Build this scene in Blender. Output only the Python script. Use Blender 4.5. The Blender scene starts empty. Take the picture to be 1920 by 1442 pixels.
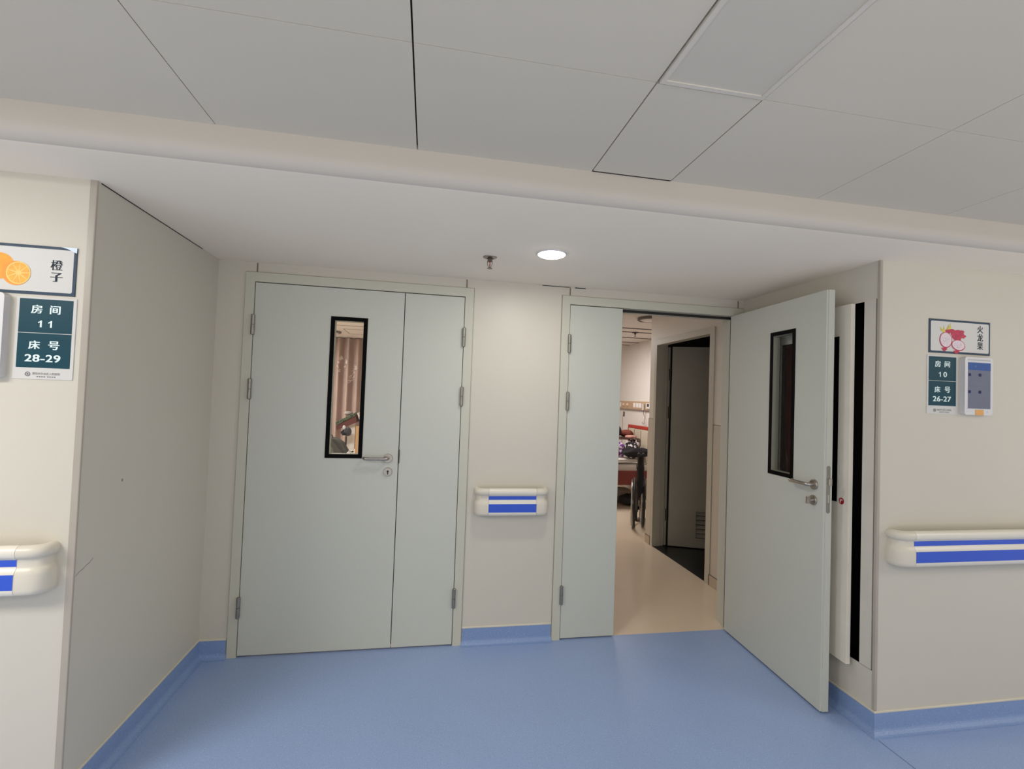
import bpy, bmesh, math, random
from mathutils import Vector, Matrix
random.seed(7)
PI = math.pi
SC = bpy.context.scene
COL = SC.collection

# ------------------------------------------------------------------ helpers
def lin(r, g, b):
    def f(c):
        c /= 255.0
        return c / 12.92 if c <= 0.04045 else ((c + 0.055) / 1.055) ** 2.4
    return (f(r), f(g), f(b), 1.0)

def mat(name, rgb, rough=0.5, metal=0.0, var=0.04, scale=6.0, spec=0.5, bump=0.0, bscale=200.0, emit=None, estr=0.0):
    m = bpy.data.materials.new(name)
    m.use_nodes = True
    nt = m.node_tree
    n = nt.nodes
    b = n['Principled BSDF']
    c = lin(*rgb)
    tc = n.new('ShaderNodeTexCoord')
    nz = n.new('ShaderNodeTexNoise')
    nz.inputs['Scale'].default_value = scale
    nz.inputs['Detail'].default_value = 3.0
    nt.links.new(tc.outputs['Object'], nz.inputs['Vector'])
    rp = n.new('ShaderNodeValToRGB')
    rp.color_ramp.elements[0].position = 0.3
    rp.color_ramp.elements[1].position = 0.7
    rp.color_ramp.elements[0].color = tuple(x * (1 - var) for x in c[:3]) + (1,)
    rp.color_ramp.elements[1].color = tuple(min(1, x * (1 + var)) for x in c[:3]) + (1,)
    nt.links.new(nz.outputs['Fac'], rp.inputs['Fac'])
    nt.links.new(rp.outputs['Color'], b.inputs['Base Color'])
    b.inputs['Roughness'].default_value = rough
    b.inputs['Metallic'].default_value = metal
    b.inputs['Specular IOR Level'].default_value = spec
    if bump:
        nb = n.new('ShaderNodeTexNoise')
        nb.inputs['Scale'].default_value = bscale
        nt.links.new(tc.outputs['Object'], nb.inputs['Vector'])
        bp = n.new('ShaderNodeBump')
        bp.inputs['Strength'].default_value = bump
        bp.inputs['Distance'].default_value = 0.002
        nt.links.new(nb.outputs['Fac'], bp.inputs['Height'])
        nt.links.new(bp.outputs['Normal'], b.inputs['Normal'])
    if emit:
        b.inputs['Emission Color'].default_value = lin(*emit)
        b.inputs['Emission Strength'].default_value = estr
    return m

def speckle(name, rgb, dark, light, rough, amount=0.06, scale=260.0, spec=0.5):
    m = mat(name, rgb, rough, var=0.03, scale=1.6, spec=spec)
    nt = m.node_tree
    n = nt.nodes
    b = n['Principled BSDF']
    src = b.inputs['Base Color'].links[0].from_socket
    tc = [x for x in n if x.type == 'TEX_COORD'][0]
    for col, thr, sc in ((dark, 0.62, scale), (light, 0.66, scale * 0.7)):
        nz = n.new('ShaderNodeTexNoise')
        nz.inputs['Scale'].default_value = sc
        nz.inputs['Detail'].default_value = 1.0
        nt.links.new(tc.outputs['Object'], nz.inputs['Vector'])
        rp = n.new('ShaderNodeValToRGB')
        rp.color_ramp.elements[0].position = thr
        rp.color_ramp.elements[1].position = thr + 0.05
        rp.color_ramp.elements[0].color = (0, 0, 0, 1)
        rp.color_ramp.elements[1].color = (amount * 8, amount * 8, amount * 8, 1)
        nt.links.new(nz.outputs['Fac'], rp.inputs['Fac'])
        mx = n.new('ShaderNodeMix')
        mx.data_type = 'RGBA'
        nt.links.new(rp.outputs['Color'], mx.inputs[0])
        nt.links.new(src, mx.inputs[6])
        mx.inputs[7].default_value = lin(*col)
        src = mx.outputs[2]
    nt.links.new(src, b.inputs['Base Color'])
    return m

def glass(name, tint=(0.93, 0.95, 0.94), gloss=0.06):
    m = bpy.data.materials.new(name)
    m.use_nodes = True
    nt = m.node_tree
    n = nt.nodes
    n.clear()
    out = n.new('ShaderNodeOutputMaterial')
    tr = n.new('ShaderNodeBsdfTransparent')
    tr.inputs[0].default_value = (*tint, 1)
    gl = n.new('ShaderNodeBsdfGlossy')
    gl.inputs['Roughness'].default_value = 0.03
    fr = n.new('ShaderNodeFresnel')
    fr.inputs[0].default_value = 1.35
    mx = n.new('ShaderNodeMixShader')
    ge = n.new('ShaderNodeNewGeometry')      # reflect on the outer side of each pane only
    inv = n.new('ShaderNodeMath'); inv.operation = 'SUBTRACT'; inv.inputs[0].default_value = 1.0
    mu = n.new('ShaderNodeMath'); mu.operation = 'MULTIPLY'
    nt.links.new(ge.outputs['Backfacing'], inv.inputs[1])
    nt.links.new(fr.outputs[0], mu.inputs[0])
    nt.links.new(inv.outputs[0], mu.inputs[1])
    nt.links.new(mu.outputs[0], mx.inputs[0])
    nt.links.new(tr.outputs[0], mx.inputs[1])
    nt.links.new(gl.outputs[0], mx.inputs[2])
    nt.links.new(mx.outputs[0], out.inputs[0])
    return m

class MB:
    def __init__(self):
        self.bm = bmesh.new()
    def box(self, x0, x1, y0, y1, z0, z1):
        x0, x1 = min(x0, x1), max(x0, x1)
        y0, y1 = min(y0, y1), max(y0, y1)
        v = [self.bm.verts.new(p) for p in ((x0,y0,z0),(x1,y0,z0),(x1,y1,z0),(x0,y1,z0),(x0,y0,z1),(x1,y0,z1),(x1,y1,z1),(x0,y1,z1))]
        for f in ((3,2,1,0),(4,5,6,7),(0,1,5,4),(1,2,6,5),(2,3,7,6),(3,0,4,7)):
            self.bm.faces.new([v[i] for i in f])
        return self
    def poly(self, pts):
        v = [self.bm.verts.new(p) for p in pts]
        self.bm.faces.new(v)
        return self
    def loft(self, rings, closed=True, caps=True):
        rr = [[self.bm.verts.new(p) for p in r] for r in rings]
        n = len(rr[0])
        for a, b in zip(rr[:-1], rr[1:]):
            for i in range(n if closed else n - 1):
                j = (i + 1) % n
                try:
                    self.bm.faces.new((a[i], a[j], b[j], b[i]))
                except ValueError:
                    pass
        if caps:
            for r in (rr[0], rr[-1]):
                try:
                    self.bm.faces.new(r)
                except ValueError:
                    pass
        return self
    def prism(self, pts, d):
        """pts: 3-D polygon, d: extrusion vector"""
        d = Vector(d)
        return self.loft([[Vector(p) for p in pts], [Vector(p) + d for p in pts]])
    def tube(self, path, r, seg=12, caps=True):
        path = [Vector(p) for p in path]
        rad = r if isinstance(r, (list, tuple)) else [r] * len(path)
        rings = []
        t0 = (path[1] - path[0]).normalized()
        up = Vector((0, 0, 1)) if abs(t0.z) < 0.9 else Vector((1, 0, 0))
        nrm = (up - t0 * up.dot(t0)).normalized()
        for i, p in enumerate(path):
            if i == 0: t = path[1] - path[0]
            elif i == len(path) - 1: t = path[-1] - path[-2]
            else: t = (path[i+1] - p).normalized() + (p - path[i-1]).normalized()
            t.normalize()
            nrm = (nrm - t * nrm.dot(t)).normalized()
            bn = t.cross(nrm)
            rings.append([p + (nrm * math.cos(a) + bn * math.sin(a)) * rad[i] for a in [2*PI*k/seg for k in range(seg)]])
        return self.loft(rings, caps=caps)
    def lathe(self, prof, seg=32, M=None, caps=True):
        """prof: (r, h) list about local z"""
        M = M or Matrix.Identity(4)
        rings = [[M @ Vector((r*math.cos(2*PI*k/seg), r*math.sin(2*PI*k/seg), h)) for k in range(seg)] for r, h in prof]
        return self.loft(rings, caps=caps)
    def ellipsoid(self, c, rx, ry, rz, M=None, seg=16, rings=10, jitter=0.0):
        c = Vector(c)
        R = []
        for i in range(1, rings):
            t = PI * i / rings
            ring = []
            for k in range(seg):
                a = 2 * PI * k / seg
                p = Vector((rx*math.sin(t)*math.cos(a), ry*math.sin(t)*math.sin(a), rz*math.cos(t)))
                p *= 1 + random.uniform(-jitter, jitter)
                if M: p = M @ p
                ring.append(c + p)
            R.append(ring)
        return self.loft(R)
    def build(self, name, m, parent=None, smooth=False, bevel=0.0, loc=None, bseg=2):
        bmesh.ops.recalc_face_normals(self.bm, faces=self.bm.faces[:])
        me = bpy.data.meshes.new(name)
        self.bm.to_mesh(me)
        self.bm.free()
        o = bpy.data.objects.new(name, me)
        COL.objects.link(o)
        if m is not None: me.materials.append(m)
        if parent is not None: o.parent = parent
        if loc is not None: o.location = loc
        if smooth:
            for p in me.polygons: p.use_smooth = True
            if smooth == 'auto':
                md = o.modifiers.new('edge_split', 'EDGE_SPLIT'); md.split_angle = math.radians(35)
        if bevel:
            md = o.modifiers.new('bevel', 'BEVEL'); md.width = bevel; md.segments = bseg
            md.limit_method = 'ANGLE'; md.angle_limit = math.radians(40)
        return o

def box(name, m, x0, x1, y0, y1, z0, z1, parent=None, bevel=0.0, bseg=2):
    return MB().box(x0, x1, y0, y1, z0, z1).build(name, m, parent, bevel=bevel, bseg=bseg)

def empty(name, loc=(0, 0, 0), parent=None, rz=0.0):
    o = bpy.data.objects.new(name, None)
    o.empty_display_size = 0.1
    COL.objects.link(o)
    o.location = loc
    o.rotation_euler = (0, 0, rz)
    if parent is not None: o.parent = parent
    return o

def tag(o, label=None, cat=None, group=None, kind=None):
    if label: o['label'] = label
    if cat: o['category'] = cat
    if group: o['group'] = group
    if kind: o['kind'] = kind
    return o

def struct(o, label=None, cat=None):
    return tag(o, label, cat, kind='structure')

def text_polys(body, bold=0.0, spacing=1.0):
    c = bpy.data.curves.new('lettering', 'FONT')
    c.body = body
    c.size = 1.0
    c.offset = bold
    c.space_character = spacing
    c.resolution_u = 5
    o = bpy.data.objects.new('lettering', c)
    COL.objects.link(o)
    dg = bpy.context.evaluated_depsgraph_get()
    dg.update()
    me = bpy.data.meshes.new_from_object(o.evaluated_get(dg))
    bpy.data.objects.remove(o)
    bpy.data.curves.remove(c)
    vs = [v.co.copy() for v in me.vertices]
    fs = [list(p.vertices) for p in me.polygons]
    bpy.data.meshes.remove(me)
    return vs, fs

def add_text(mb, body, cx, cz, w, h, fn, bold=0.0, spacing=1.0, shifts=(0.0,)):
    """flat lettering fitted to w x h about (cx, cz); fn(u, v) -> 3-D point. w or h None keeps the aspect"""
    vs, fs = text_polys(body, bold, spacing)
    x0, x1 = min(v.x for v in vs), max(v.x for v in vs)
    y0, y1 = min(v.y for v in vs), max(v.y for v in vs)
    sx = w / (x1 - x0) if w else h / (y1 - y0)
    sy = h / (y1 - y0) if h else sx
    if not w: sx = sy
    for k, s in enumerate(shifts):
        vv = [mb.bm.verts.new(Vector(fn(cx + s + (v.x - (x0+x1)/2) * sx, cz + (v.y - (y0+y1)/2) * sy)) - Vector((0, k * 4e-5, 0))) for v in vs]
        for f in fs:
            try: mb.bm.faces.new([vv[i] for i in f])
            except ValueError: pass
    return mb

def sweep_wall(name, m, path, prof, parent=None, side=1, smooth=False):
    """profile (d, z) swept along a plan polyline with mitred corners; d is measured to the `side` of travel (1 = right)"""
    P = [Vector((x, y)) for x, y in path]
    nr = []
    for i in range(len(P) - 1):
        t = (P[i+1] - P[i]).normalized()
        nr.append(Vector((t.y, -t.x)) * side)
    rings = []
    for i, p in enumerate(P):
        if i == 0: o = nr[0]
        elif i == len(P) - 1: o = nr[-1]
        else:
            b = (nr[i-1] + nr[i]).normalized()
            o = b / max(0.2, b.dot(nr[i]))
        rings.append([Vector((p.x + o.x*d, p.y + o.y*d, z)) for d, z in prof])
    return MB().loft(rings).build(name, m, parent, smooth=smooth)

# ------------------------------------------------------------------ measured layout (metres)
XL, XR = -1.335, 1.942       # side walls of the recess
YF = -0.992                  # corridor face of the front walls
ZS = 2.212                   # underside of the bulkhead over the recess
ZC = 2.318                   # corridor tile ceiling
H = 2.10                     # door leaf height
HF = 2.155                   # top of door frames
WT = 0.152                   # back wall thickness
ZR = 2.45                    # ceiling of the wards
T_LEAF = 0.042

# ------------------------------------------------------------------ materials
M_wall = mat('cream_wall_panel', (204, 198, 184), 0.42, var=0.015, scale=1.3, spec=0.4)
M_wallside = M_wall
M_soffit = mat('bulkhead_paint', (240, 229, 211), 0.7, var=0.012, scale=2.0, spec=0.3)
M_tile = mat('ceiling_tile', (205, 197, 182), 0.8, var=0.02, scale=1.2, spec=0.25, bump=0.05, bscale=300)
M_gap = mat('dark_gap', (40, 36, 30), 0.9)
M_gap2 = mat('soft_gap', (120, 114, 104), 0.9)
M_floor = speckle('blue_vinyl', (145, 166, 206), (108, 126, 162), (184, 200, 224), 0.34, amount=0.07, scale=210)
M_base = speckle('blue_vinyl_skirting', (128, 152, 194), (94, 114, 154), (166, 186, 218), 0.4, amount=0.06, scale=210)
M_beige = mat('beige_vinyl', (220, 200, 176), 0.22, var=0.03, scale=2.0)
M_cap = mat('cream_cap_trim', (206, 199, 182), 0.35)
M_trim = mat('corner_trim', (172, 163, 150), 0.35)
M_leaf = mat('door_leaf_paint', (196, 197, 186), 0.36, var=0.012, scale=1.5, spec=0.45)
M_frame = mat('door_frame_paint', (196, 194, 178), 0.38, var=0.012, scale=1.5, spec=0.45)
M_black = mat('black_vision_frame', (5, 5, 6), 0.5, spec=.06)
M_seal = mat('rubber_seal', (36, 33, 29), 0.7)
M_steel = mat('brushed_steel', (176, 170, 162), 0.32, metal=1.0, var=0.08, scale=40)
M_hinge = mat('hinge_steel', (150, 147, 140), 0.38, metal=0.9, var=0.08, scale=40)
M_dsteel = mat('dark_steel', (70, 64, 58), 0.4, metal=0.8)
M_glass = glass('vision_glass')
M_rail = mat('handrail_vinyl', (224, 218, 205), 0.33, var=0.01)
M_cap_end = mat('handrail_end_vinyl', (214, 207, 191), 0.36, var=0.01)
M_blue = mat('blue_stripe', (44, 84, 200), 0.4, var=0.02)
M_white = mat('white_plastic', (214, 212, 212), 0.35, var=0.01)
M_navy = mat('sign_border_navy', (32, 58, 80), 0.4, var=0.03, spec=.25)
M_signbg = mat('sign_white', (208, 206, 201), 0.35, var=0.01, spec=.3)
M_teal = mat('sign_teal', (10, 64, 77), 0.4, var=0.04, spec=.2)
M_letter = mat('sign_letter_pale', (222, 240, 238), 0.4, var=0.01)
M_ink = mat('sign_letter_ink', (30, 42, 54), 0.5, var=0.02, spec=.2)
M_grey_ink = mat('logo_grey_ink', (92, 92, 98), 0.5)

# ================================================================== SETTING
# floors
fl = struct(box('floor', M_floor, -7, 7, -4.0, 0.012, -0.05, 0.0))
f2 = struct(box('floor_ward', M_beige, -4.2, 6.0, 0.012, 7.2, -0.05, 0.0))
sm = MB().poly([(1.924, -1.02, .0006), (1.927, -1.02, .0006), (1.922, -2.6, .0006), (1.919, -2.6, .0006)])
sm.build('weld_seam', mat('weld_seam', (84, 104, 136), 0.5), fl)

# back wall with the two door holes
D1 = dict(x0=-1.1885, xa=-1.1374, xb=0.0485, x1=0.1015)
D2 = dict(x0=0.6634, xa=0.7169, xb=1.8890, x1=1.9415)
hole = lambda d: (d['x0'] + .02, d['x1'] - .02)
h1, h2 = hole(D1), hole(D2)
zt = HF - .02
b = MB()
for xa, xb, za, zb in ((-4.2, h1[0], 0, 2.6), (h1[0], h1[1], zt, 2.6), (h1[1], h2[0], 0, 2.6), (h2[0], h2[1], zt, 2.6), (h2[1], 6.0, 0, 2.6)):
    b.box(xa, xb, 0.0, WT, za, zb)
wb = struct(b.build('wall_back', M_wall))
# panel joints above the door frames and dark gaps at the ceiling line
g = MB()
for x in (-1.133, 0.057, 0.714, 1.90):
    g.box(x - .0035, x + .0035, -.002, 0.0, HF + .002, ZS - .004)
g.build('panel_joint', mat('panel_joint', (128, 112, 92), 0.7), wb)
g = MB()
g.box(0.53, 0.71, -.0015, 0, ZS - .004, ZS); g.box(0.745, 0.815, -.003, 0, ZS - .005, ZS)
g.build('ceiling_crack', M_gap, wb)

# recess side walls and corridor front walls
wl = struct(box('wall_left', M_wallside, XL - .12, XL, YF, 0, 0, 2.6))
struct(box('wall_front_left', M_wall, -7, XL - .12, YF, YF + .1, 0, 2.6))
CY0, CY1, CZ0, CZ1 = -0.913, -0.20, 0.283, 2.028      # fire hydrant cabinet opening in the right wall
b = MB()
b.box(XR, XR + .12, YF, CY0, 0, 2.6).box(XR, XR + .12, CY1, 0, 0, 2.6)
b.box(XR, XR + .12, CY0, CY1, 0, CZ0).box(XR, XR + .12, CY0, CY1, CZ1, 2.6)
wr = struct(b.build('wall_right', M_wallside))
struct(box('wall_front_right', M_wall, XR + .12, 7, YF, YF + .07, 0, 2.6))
# marks on the left recess wall
s = MB()
pts = [(-.982, .818), (-.962, .828), (-.945, .831), (-.93, .839), (-.915, .842), (-.897, .853)]
for (a, c), (d, e) in zip(pts[:-1], pts[1:]):
    s.poly([(XL + .0006, a, c - .0009), (XL + .0006, d, e - .0009), (XL + .0006, d, e + .0009), (XL + .0006, a, c + .0009)])
s.build('scratch', mat('scratch_mark', (120, 112, 102), 0.7), wl)
s = MB().lathe([(0.006, 0), (0.001, .0006)], 14, Matrix.Translation((XL + .0004, -.753, 1.112)) @ Matrix.Rotation(PI/2, 4, 'Y'))
s.build('scuff_spot', mat('scuff_mark', (150, 135, 116), 0.7), wl)
# dark joint along the top of the left recess wall
MB().box(XL, XL + .0015, YF + .02, -.2, ZS - .0035, ZS).build('ceiling_joint', M_gap, wl)

# bulkhead over the recess with a rounded lower edge
prof = [(0.0, 2.6), (-1.28, 2.6), (-1.28, 2.262)]
for k in range(1, 9):
    a = k / 8 * PI / 2
    prof.append((-1.28 + .05 * (1 - math.cos(a)), 2.262 - .05 * math.sin(a)))
prof += [(0.0, ZS)]
so = MB().loft([[(x, y, z) for y, z in prof] for x in (-7, 7)]).build('ceiling_bulkhead', M_soffit, smooth='auto')
so.data.materials.append(mat('bulkhead_face_shaded', (196, 188, 176), 0.7, var=0.012, scale=2.0, spec=0.3))  # same bulkhead paint darkened, shade put into the face colour
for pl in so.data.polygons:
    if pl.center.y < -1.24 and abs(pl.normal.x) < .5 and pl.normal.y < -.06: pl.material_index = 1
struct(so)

# corridor tile ceiling
TX = [-.8408 + .6150 * k for k in range(-10, 11)]
t = dict(t0=-.8408, t1=-.2189, t2=.3962, t3=.7010, t4=1.3167, t5=1.930)
xs = sorted([-7.0] + [-.8408 - .615 * k for k in range(1, 10)] + list(t.values()) + [1.930 + .615 * k for k in range(1, 8)] + [7.0])
ys = [-1.28, -1.7713, -2.3863, -3.0013, -3.6163, -4.0]
gapx = {round(t['t1'], 3): .0022, round(t['t2'], 3): .0016, round(t['t3'], 3): .0024, round(t['t0'], 3): .0014}
c = MB()
for i in range(len(xs) - 1):
    for j in range(len(ys) - 1):
        ga, gb = gapx.get(round(xs[i], 3), .001), gapx.get(round(xs[i+1], 3), .001)
        y1, y0 = ys[j], ys[j+1]
        if abs(xs[i] - t['t2']) < .01 and j in (0, 1, 2): continue      # access panel and light sit here
        c.box(xs[i] + ga, xs[i+1] - gb, y0 + .0009, y1 - (.0009 if j else .0), ZC, ZC + .014)
ce = struct(c.build('ceiling', M_tile))
MB().box(-7, 7, -4.0, -1.281, ZC + .015, ZC + .03).build('ceiling_void', M_gap, ce)
# one lift-out access panel with open joints
ap = box('ceiling_access_panel', M_tile, t['t2'] + .0022, t['t3'] - .0026, -1.7713 + .003, -1.2875, ZC - .001, ZC + .013)
tag(ap, 'small ceiling access panel with dark open joints, between flat light panel and bulkhead', 'access panel', kind='thing')
MB().box(t['t2'] + .002, t['t3'] - .002, -1.2872, -1.2802, ZC - .0012, ZC + .010).build('open_joint', M_gap, ap)
# unlit flat light panel
lp = empty('ceiling_light_panel', ((t['t2'] + t['t3']) / 2, -2.38, ZC))
tag(lp, 'unlit flat rectangular ceiling light panel with thin metal frame', 'ceiling light')
x0, x1, y0, y1 = t['t2'] + .0035, t['t3'] - .0045, -2.985, -1.7765
def local(o, mb, name, m, **k):
    for v in mb.bm.verts: v.co -= o.location
    return mb.build(name, m, o, **k)
b = MB()
fw = .013
for a in ((x0, x1, y0, y0 + fw), (x0, x1, y1 - fw, y1), (x0, x0 + fw, y0 + fw, y1 - fw), (x1 - fw, x1, y0 + fw, y1 - fw)):
    b.box(*a, ZC - .006, ZC + .012)
local(lp, b, 'frame', mat('light_frame', (208, 201, 188), 0.45))
local(lp, MB().box(x0 + fw, x1 - fw, y0 + fw, y1 - fw, ZC - .003, ZC + .011), 'diffuser', mat('light_diffuser_off', (200, 193, 180), 0.4, var=.01))

# skirting, cap trims, corner trims
BP = [(0, 0), (.034, 0), (.034, .0012)]
for k in range(1, 7):
    a = k / 6 * PI / 2
    BP.append((.004 + .03 * (1 - math.sin(a)), .0012 + .03 * (1 - math.cos(a))))
BP += [(.004, .098), (0, .098)]
CP = [(0, .098), (.0055, .098), (.0055, .103), (.003, .107), (0, .107)]
for nm, path in (('left', [(-7, YF), (XL, YF), (XL, 0), (D1['x0'], 0)]), ('middle', [(D1['x1'], 0), (D2['x0'], 0)]), ('right', [(XR, -.004), (XR, YF), (7, YF)])):
    bo = struct(sweep_wall('baseboard_' + nm, M_base, path, BP))
    sweep_wall('cap_trim', M_cap, path, CP, bo)
e = MB()
for xx in (D1['x0'] - .0025, D1['x1'] + .0025, D2['x0'] - .0025):
    e.box(xx - .0025, xx + .0025, -.0065, 0, 0.0, .105)
struct(e.build('trim_3', mat('skirting_end_trim', (150, 142, 126), 0.4)))
def corner_trim(name, x, sx, w, w2):
    p = []
    th, r = .0025, .0035
    p.append((x - sx * w, YF)); p.append((x - sx * w, YF - th))
    for k in range(7):
        a = k / 6 * PI / 2
        p.append((x + sx * (th - r) + sx * r * math.sin(a), YF - th + r - r * math.cos(a)))
    p += [(x + sx * th, YF + w2), (x, YF + w2), (x, YF)]
    o = MB().prism([(a, c, .108) for a, c in p], (0, 0, ZS - .108)).build(name, M_trim, smooth='auto')
    return struct(o)
corner_trim('trim_1', XL, 1, .020, .004)
corner_trim('trim_2', XR, -1, .010, .012)

# ================================================================== DOORS
def u_frame(mb, xo0, xo1, xi0, xi1, zo, zi, y0, y1):
    pts = [(xo0, 0), (xo0, zo), (xo1, zo), (xo1, 0), (xi1, 0), (xi1, zi), (xi0, zi), (xi0, 0)]
    # U prism out of three boxes that share edges
    mb.prism([(xo0, y0, 0), (xi0, y0, 0), (xi0, y0, zi), (xo0, y0, zo)], (0, y1 - y0, 0))
    mb.prism([(xo0, y0, zo), (xi0, y0, zi), (xi1, y0, zi), (xo1, y0, zo)], (0, y1 - y0, 0))
    mb.prism([(xi1, y0, 0), (xo1, y0, 0), (xo1, y0, zo), (xi1, y0, zi)], (0, y1 - y0, 0))

def rect_ring(mb, x0, x1, z0, z1, hx0, hx1, hz0, hz1, y0, y1):
    for y in (y0, y1):
        o = [(x0, y, z0), (x1, y, z0), (x1, y, z1), (x0, y, z1)]
        i = [(hx0, y, hz0), (hx1, y, hz0), (hx1, y, hz1), (hx0, y, hz1)]
        for k in range(4):
            mb.poly([o[k], o[(k+1) % 4], i[(k+1) % 4], i[k]])
    for r in ([(x0, z0), (x1, z0), (x1, z1), (x0, z1)], [(hx0, hz0), (hx1, hz0), (hx1, hz1), (hx0, hz1)]):
        for k in range(4):
            a, c = r[k], r[(k+1) % 4]
            mb.poly([(a[0], y0, a[1]), (c[0], y0, c[1]), (c[0], y1, c[1]), (a[0], y1, a[1])])
    bmesh.ops.remove_doubles(mb.bm, verts=mb.bm.verts[:], dist=1e-5)

def hinge(parent, x, z, y=-.010, r=.0105, h=.116):
    m = MB()
    T = Matrix.Translation((x, y, z))
    m.lathe([(r*.7, -h/2), (r, -h/2+.003), (r, -.002), (r*.8, -.001)], 16, T)
    m.lathe([(r*.8, .001), (r, .002), (r, h/2-.003), (r*.7, h/2)], 16, T)
    m.lathe([(r*.75, -.002), (r*.75, .002)], 12, T)
    m.box(x - .0035, x + .0035, y, y + .016, z - h/2 + .002, z + h/2 - .002)
    return m.build('hinge', M_hinge, parent, smooth='auto')

def lever(parent, x, z, yface, ny, d, thumb=False):
    """lever handle on the face y = yface with outward normal ny; d = direction (+-1) the lever points in x"""
    R = Matrix.Translation((x, yface, z)) @ Matrix.Rotation(-ny * PI / 2 * -1, 4, 'X')
    def P(a, out, dz=0): return (x + a, yface + ny * out, z + dz)
    m = MB()
    rp = [(.026, 0), (.026, .006), (.0245, .009), (.012, .0095)]
    m.loft([[P(r * math.cos(2*PI*k/28), h, r * math.sin(2*PI*k/28)) for k in range(28)] for r, h in rp])
    path = [P(0, .004), P(0, .024)]
    for k in range(1, 6):
        a = k / 5 * PI / 2
        path.append(P(d * .016 * (1 - math.cos(a)), .024 + .016 * math.sin(a)))
    path += [P(d * .06, .040), P(d * .118, .040)]
    for k in range(1, 6):
        a = k / 5 * PI / 2
        path.append(P(d * (.118 + .016 * math.sin(a)), .040 - .016 * (1 - math.cos(a))))
    path.append(P(d * .134, .014))
    m.tube(path, .0092, 14)
    return m.build('lever_handle', M_steel, parent, smooth='auto')

def escutcheon(parent, x, z, yface, ny, thumb):
    def P(a, out, dz): return (x + a, yface + ny * out, z + dz)
    m = MB()
    m.loft([[P(r * math.cos(2*PI*k/28), h, r * math.sin(2*PI*k/28)) for k in range(28)] for r, h in [(.0255, 0), (.0255, .005), (.0235, .0085), (.010, .0088)]])
    if thumb:
        m.loft([[P(r * math.cos(2*PI*k/18), h, r * math.sin(2*PI*k/18)) for k in range(18)] for r, h in [(.011, .008), (.0095, .024), (.006, .025)]])
        m.box(x - .005, x + .005, yface + ny * .022, yface + ny * .040, z - .017, z + .017)
    o = m.build('thumb_turn' if thumb else 'lock_cylinder', M_steel, parent, smooth='auto')
    k = MB()
    if not thumb:
        pts = [(.0065 * math.cos(a), .004 + .0065 * math.sin(a)) for a in [2*PI*i/16 for i in range(16)]]
        k.poly([P(a, .0092, c) for a, c in pts])
        k.poly([P(-.0035, .0092, .002), P(.0035, .0092, .002), P(.0035, .0092, -.014), P(-.0035, .0092, -.014)])
        k.build('keyhole', M_dsteel, o)
    return o

ZB = 0.009
def vision(leaf, xa, xb, za=1.110, zb=1.931, bw=.0225):
    """black framed vision panel set in a leaf (leaf local coordinates)"""
    m = MB()
    rect_ring(m, xa, xb, za, zb, xa + bw, xb - bw, za + bw, zb - bw, -.0035, .0)
    v = m.build('vision_frame', M_black, leaf)
    m = MB()
    rect_ring(m, xa, xb, za, zb, xa + bw, xb - bw, za + bw, zb - bw, T_LEAF, T_LEAF + .0035)
    m.build('vision_frame', M_black, leaf)
    m = MB()
    rect_ring(m, xa + .002, xb - .002, za + .002, zb - .002, xa + bw + .0015, xb - bw - .0015, za + bw + .0015, zb - bw - .0015, .001, T_LEAF - .001)
    m.build('glazing_bead', mat('glazing_bead', (150, 148, 132), 0.5), leaf)
    MB().box(xa + bw, xb - bw, .017, .023, za + bw, zb - bw).build('glass', M_glass, leaf)

def door_leaf(name, parent, loc, rz, xa, xb, win=None):
    """leaf in local coordinates: hinge line at x = 0, outer face at y = 0"""
    m = MB()
    if win:
        rect_ring(m, xa, xb, ZB, H - .003, win[0] + .004, win[1] - .004, 1.114, 1.927, 0, T_LEAF)
    else:
        m.box(xa, xb, 0, T_LEAF, ZB, H - .003)
    o = m.build(name, M_leaf, parent, bevel=.0012, bseg=1)
    o.location = loc
    o.rotation_euler = (0, 0, rz)
    if win: vision(o, *win)
    return o

def make_frame(d, parent, jl=0.0):
    m = MB()
    u_frame(m, d['x0'], d['x1'], d['xa'] - .0022, d['xb'] + .0022, HF, H + .0018, -.009, .040)
    u_frame(m, d['x0'] + .02, d['x1'] - .02, d['xa'] + .016, d['xb'] - .016, HF - .02, H - .017, .043, .070)
    u_frame(m, d['x0'] + .02, d['x1'] - .02, d['xa'] + .001, d['xb'] - .001, HF - .02, H - .004, .070, WT - .008)
    fr = m.build('door_frame', M_frame, parent)
    m = MB()
    u_frame(m, d['xa'] - .0015, d['xb'] + .0015, d['xa'] + .012, d['xb'] - .012, H + .001, H - .016, .0400, .043)
    m.build('rubber_seal', M_seal, fr)
    # shadow line between frame and wall, put in as a darker strip
    m = MB()
    u_frame(m, d['x0'] - .003, min(d['x1'] + .003, XR), d['x0'] + .002, min(d['x1'] - .002, XR - .001), HF + .003, HF - .002, -.004, .0)
    m.build('frame_shadow_strip', mat('frame_shadow_strip', (150, 143, 126), 0.6), fr)
    return fr

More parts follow.
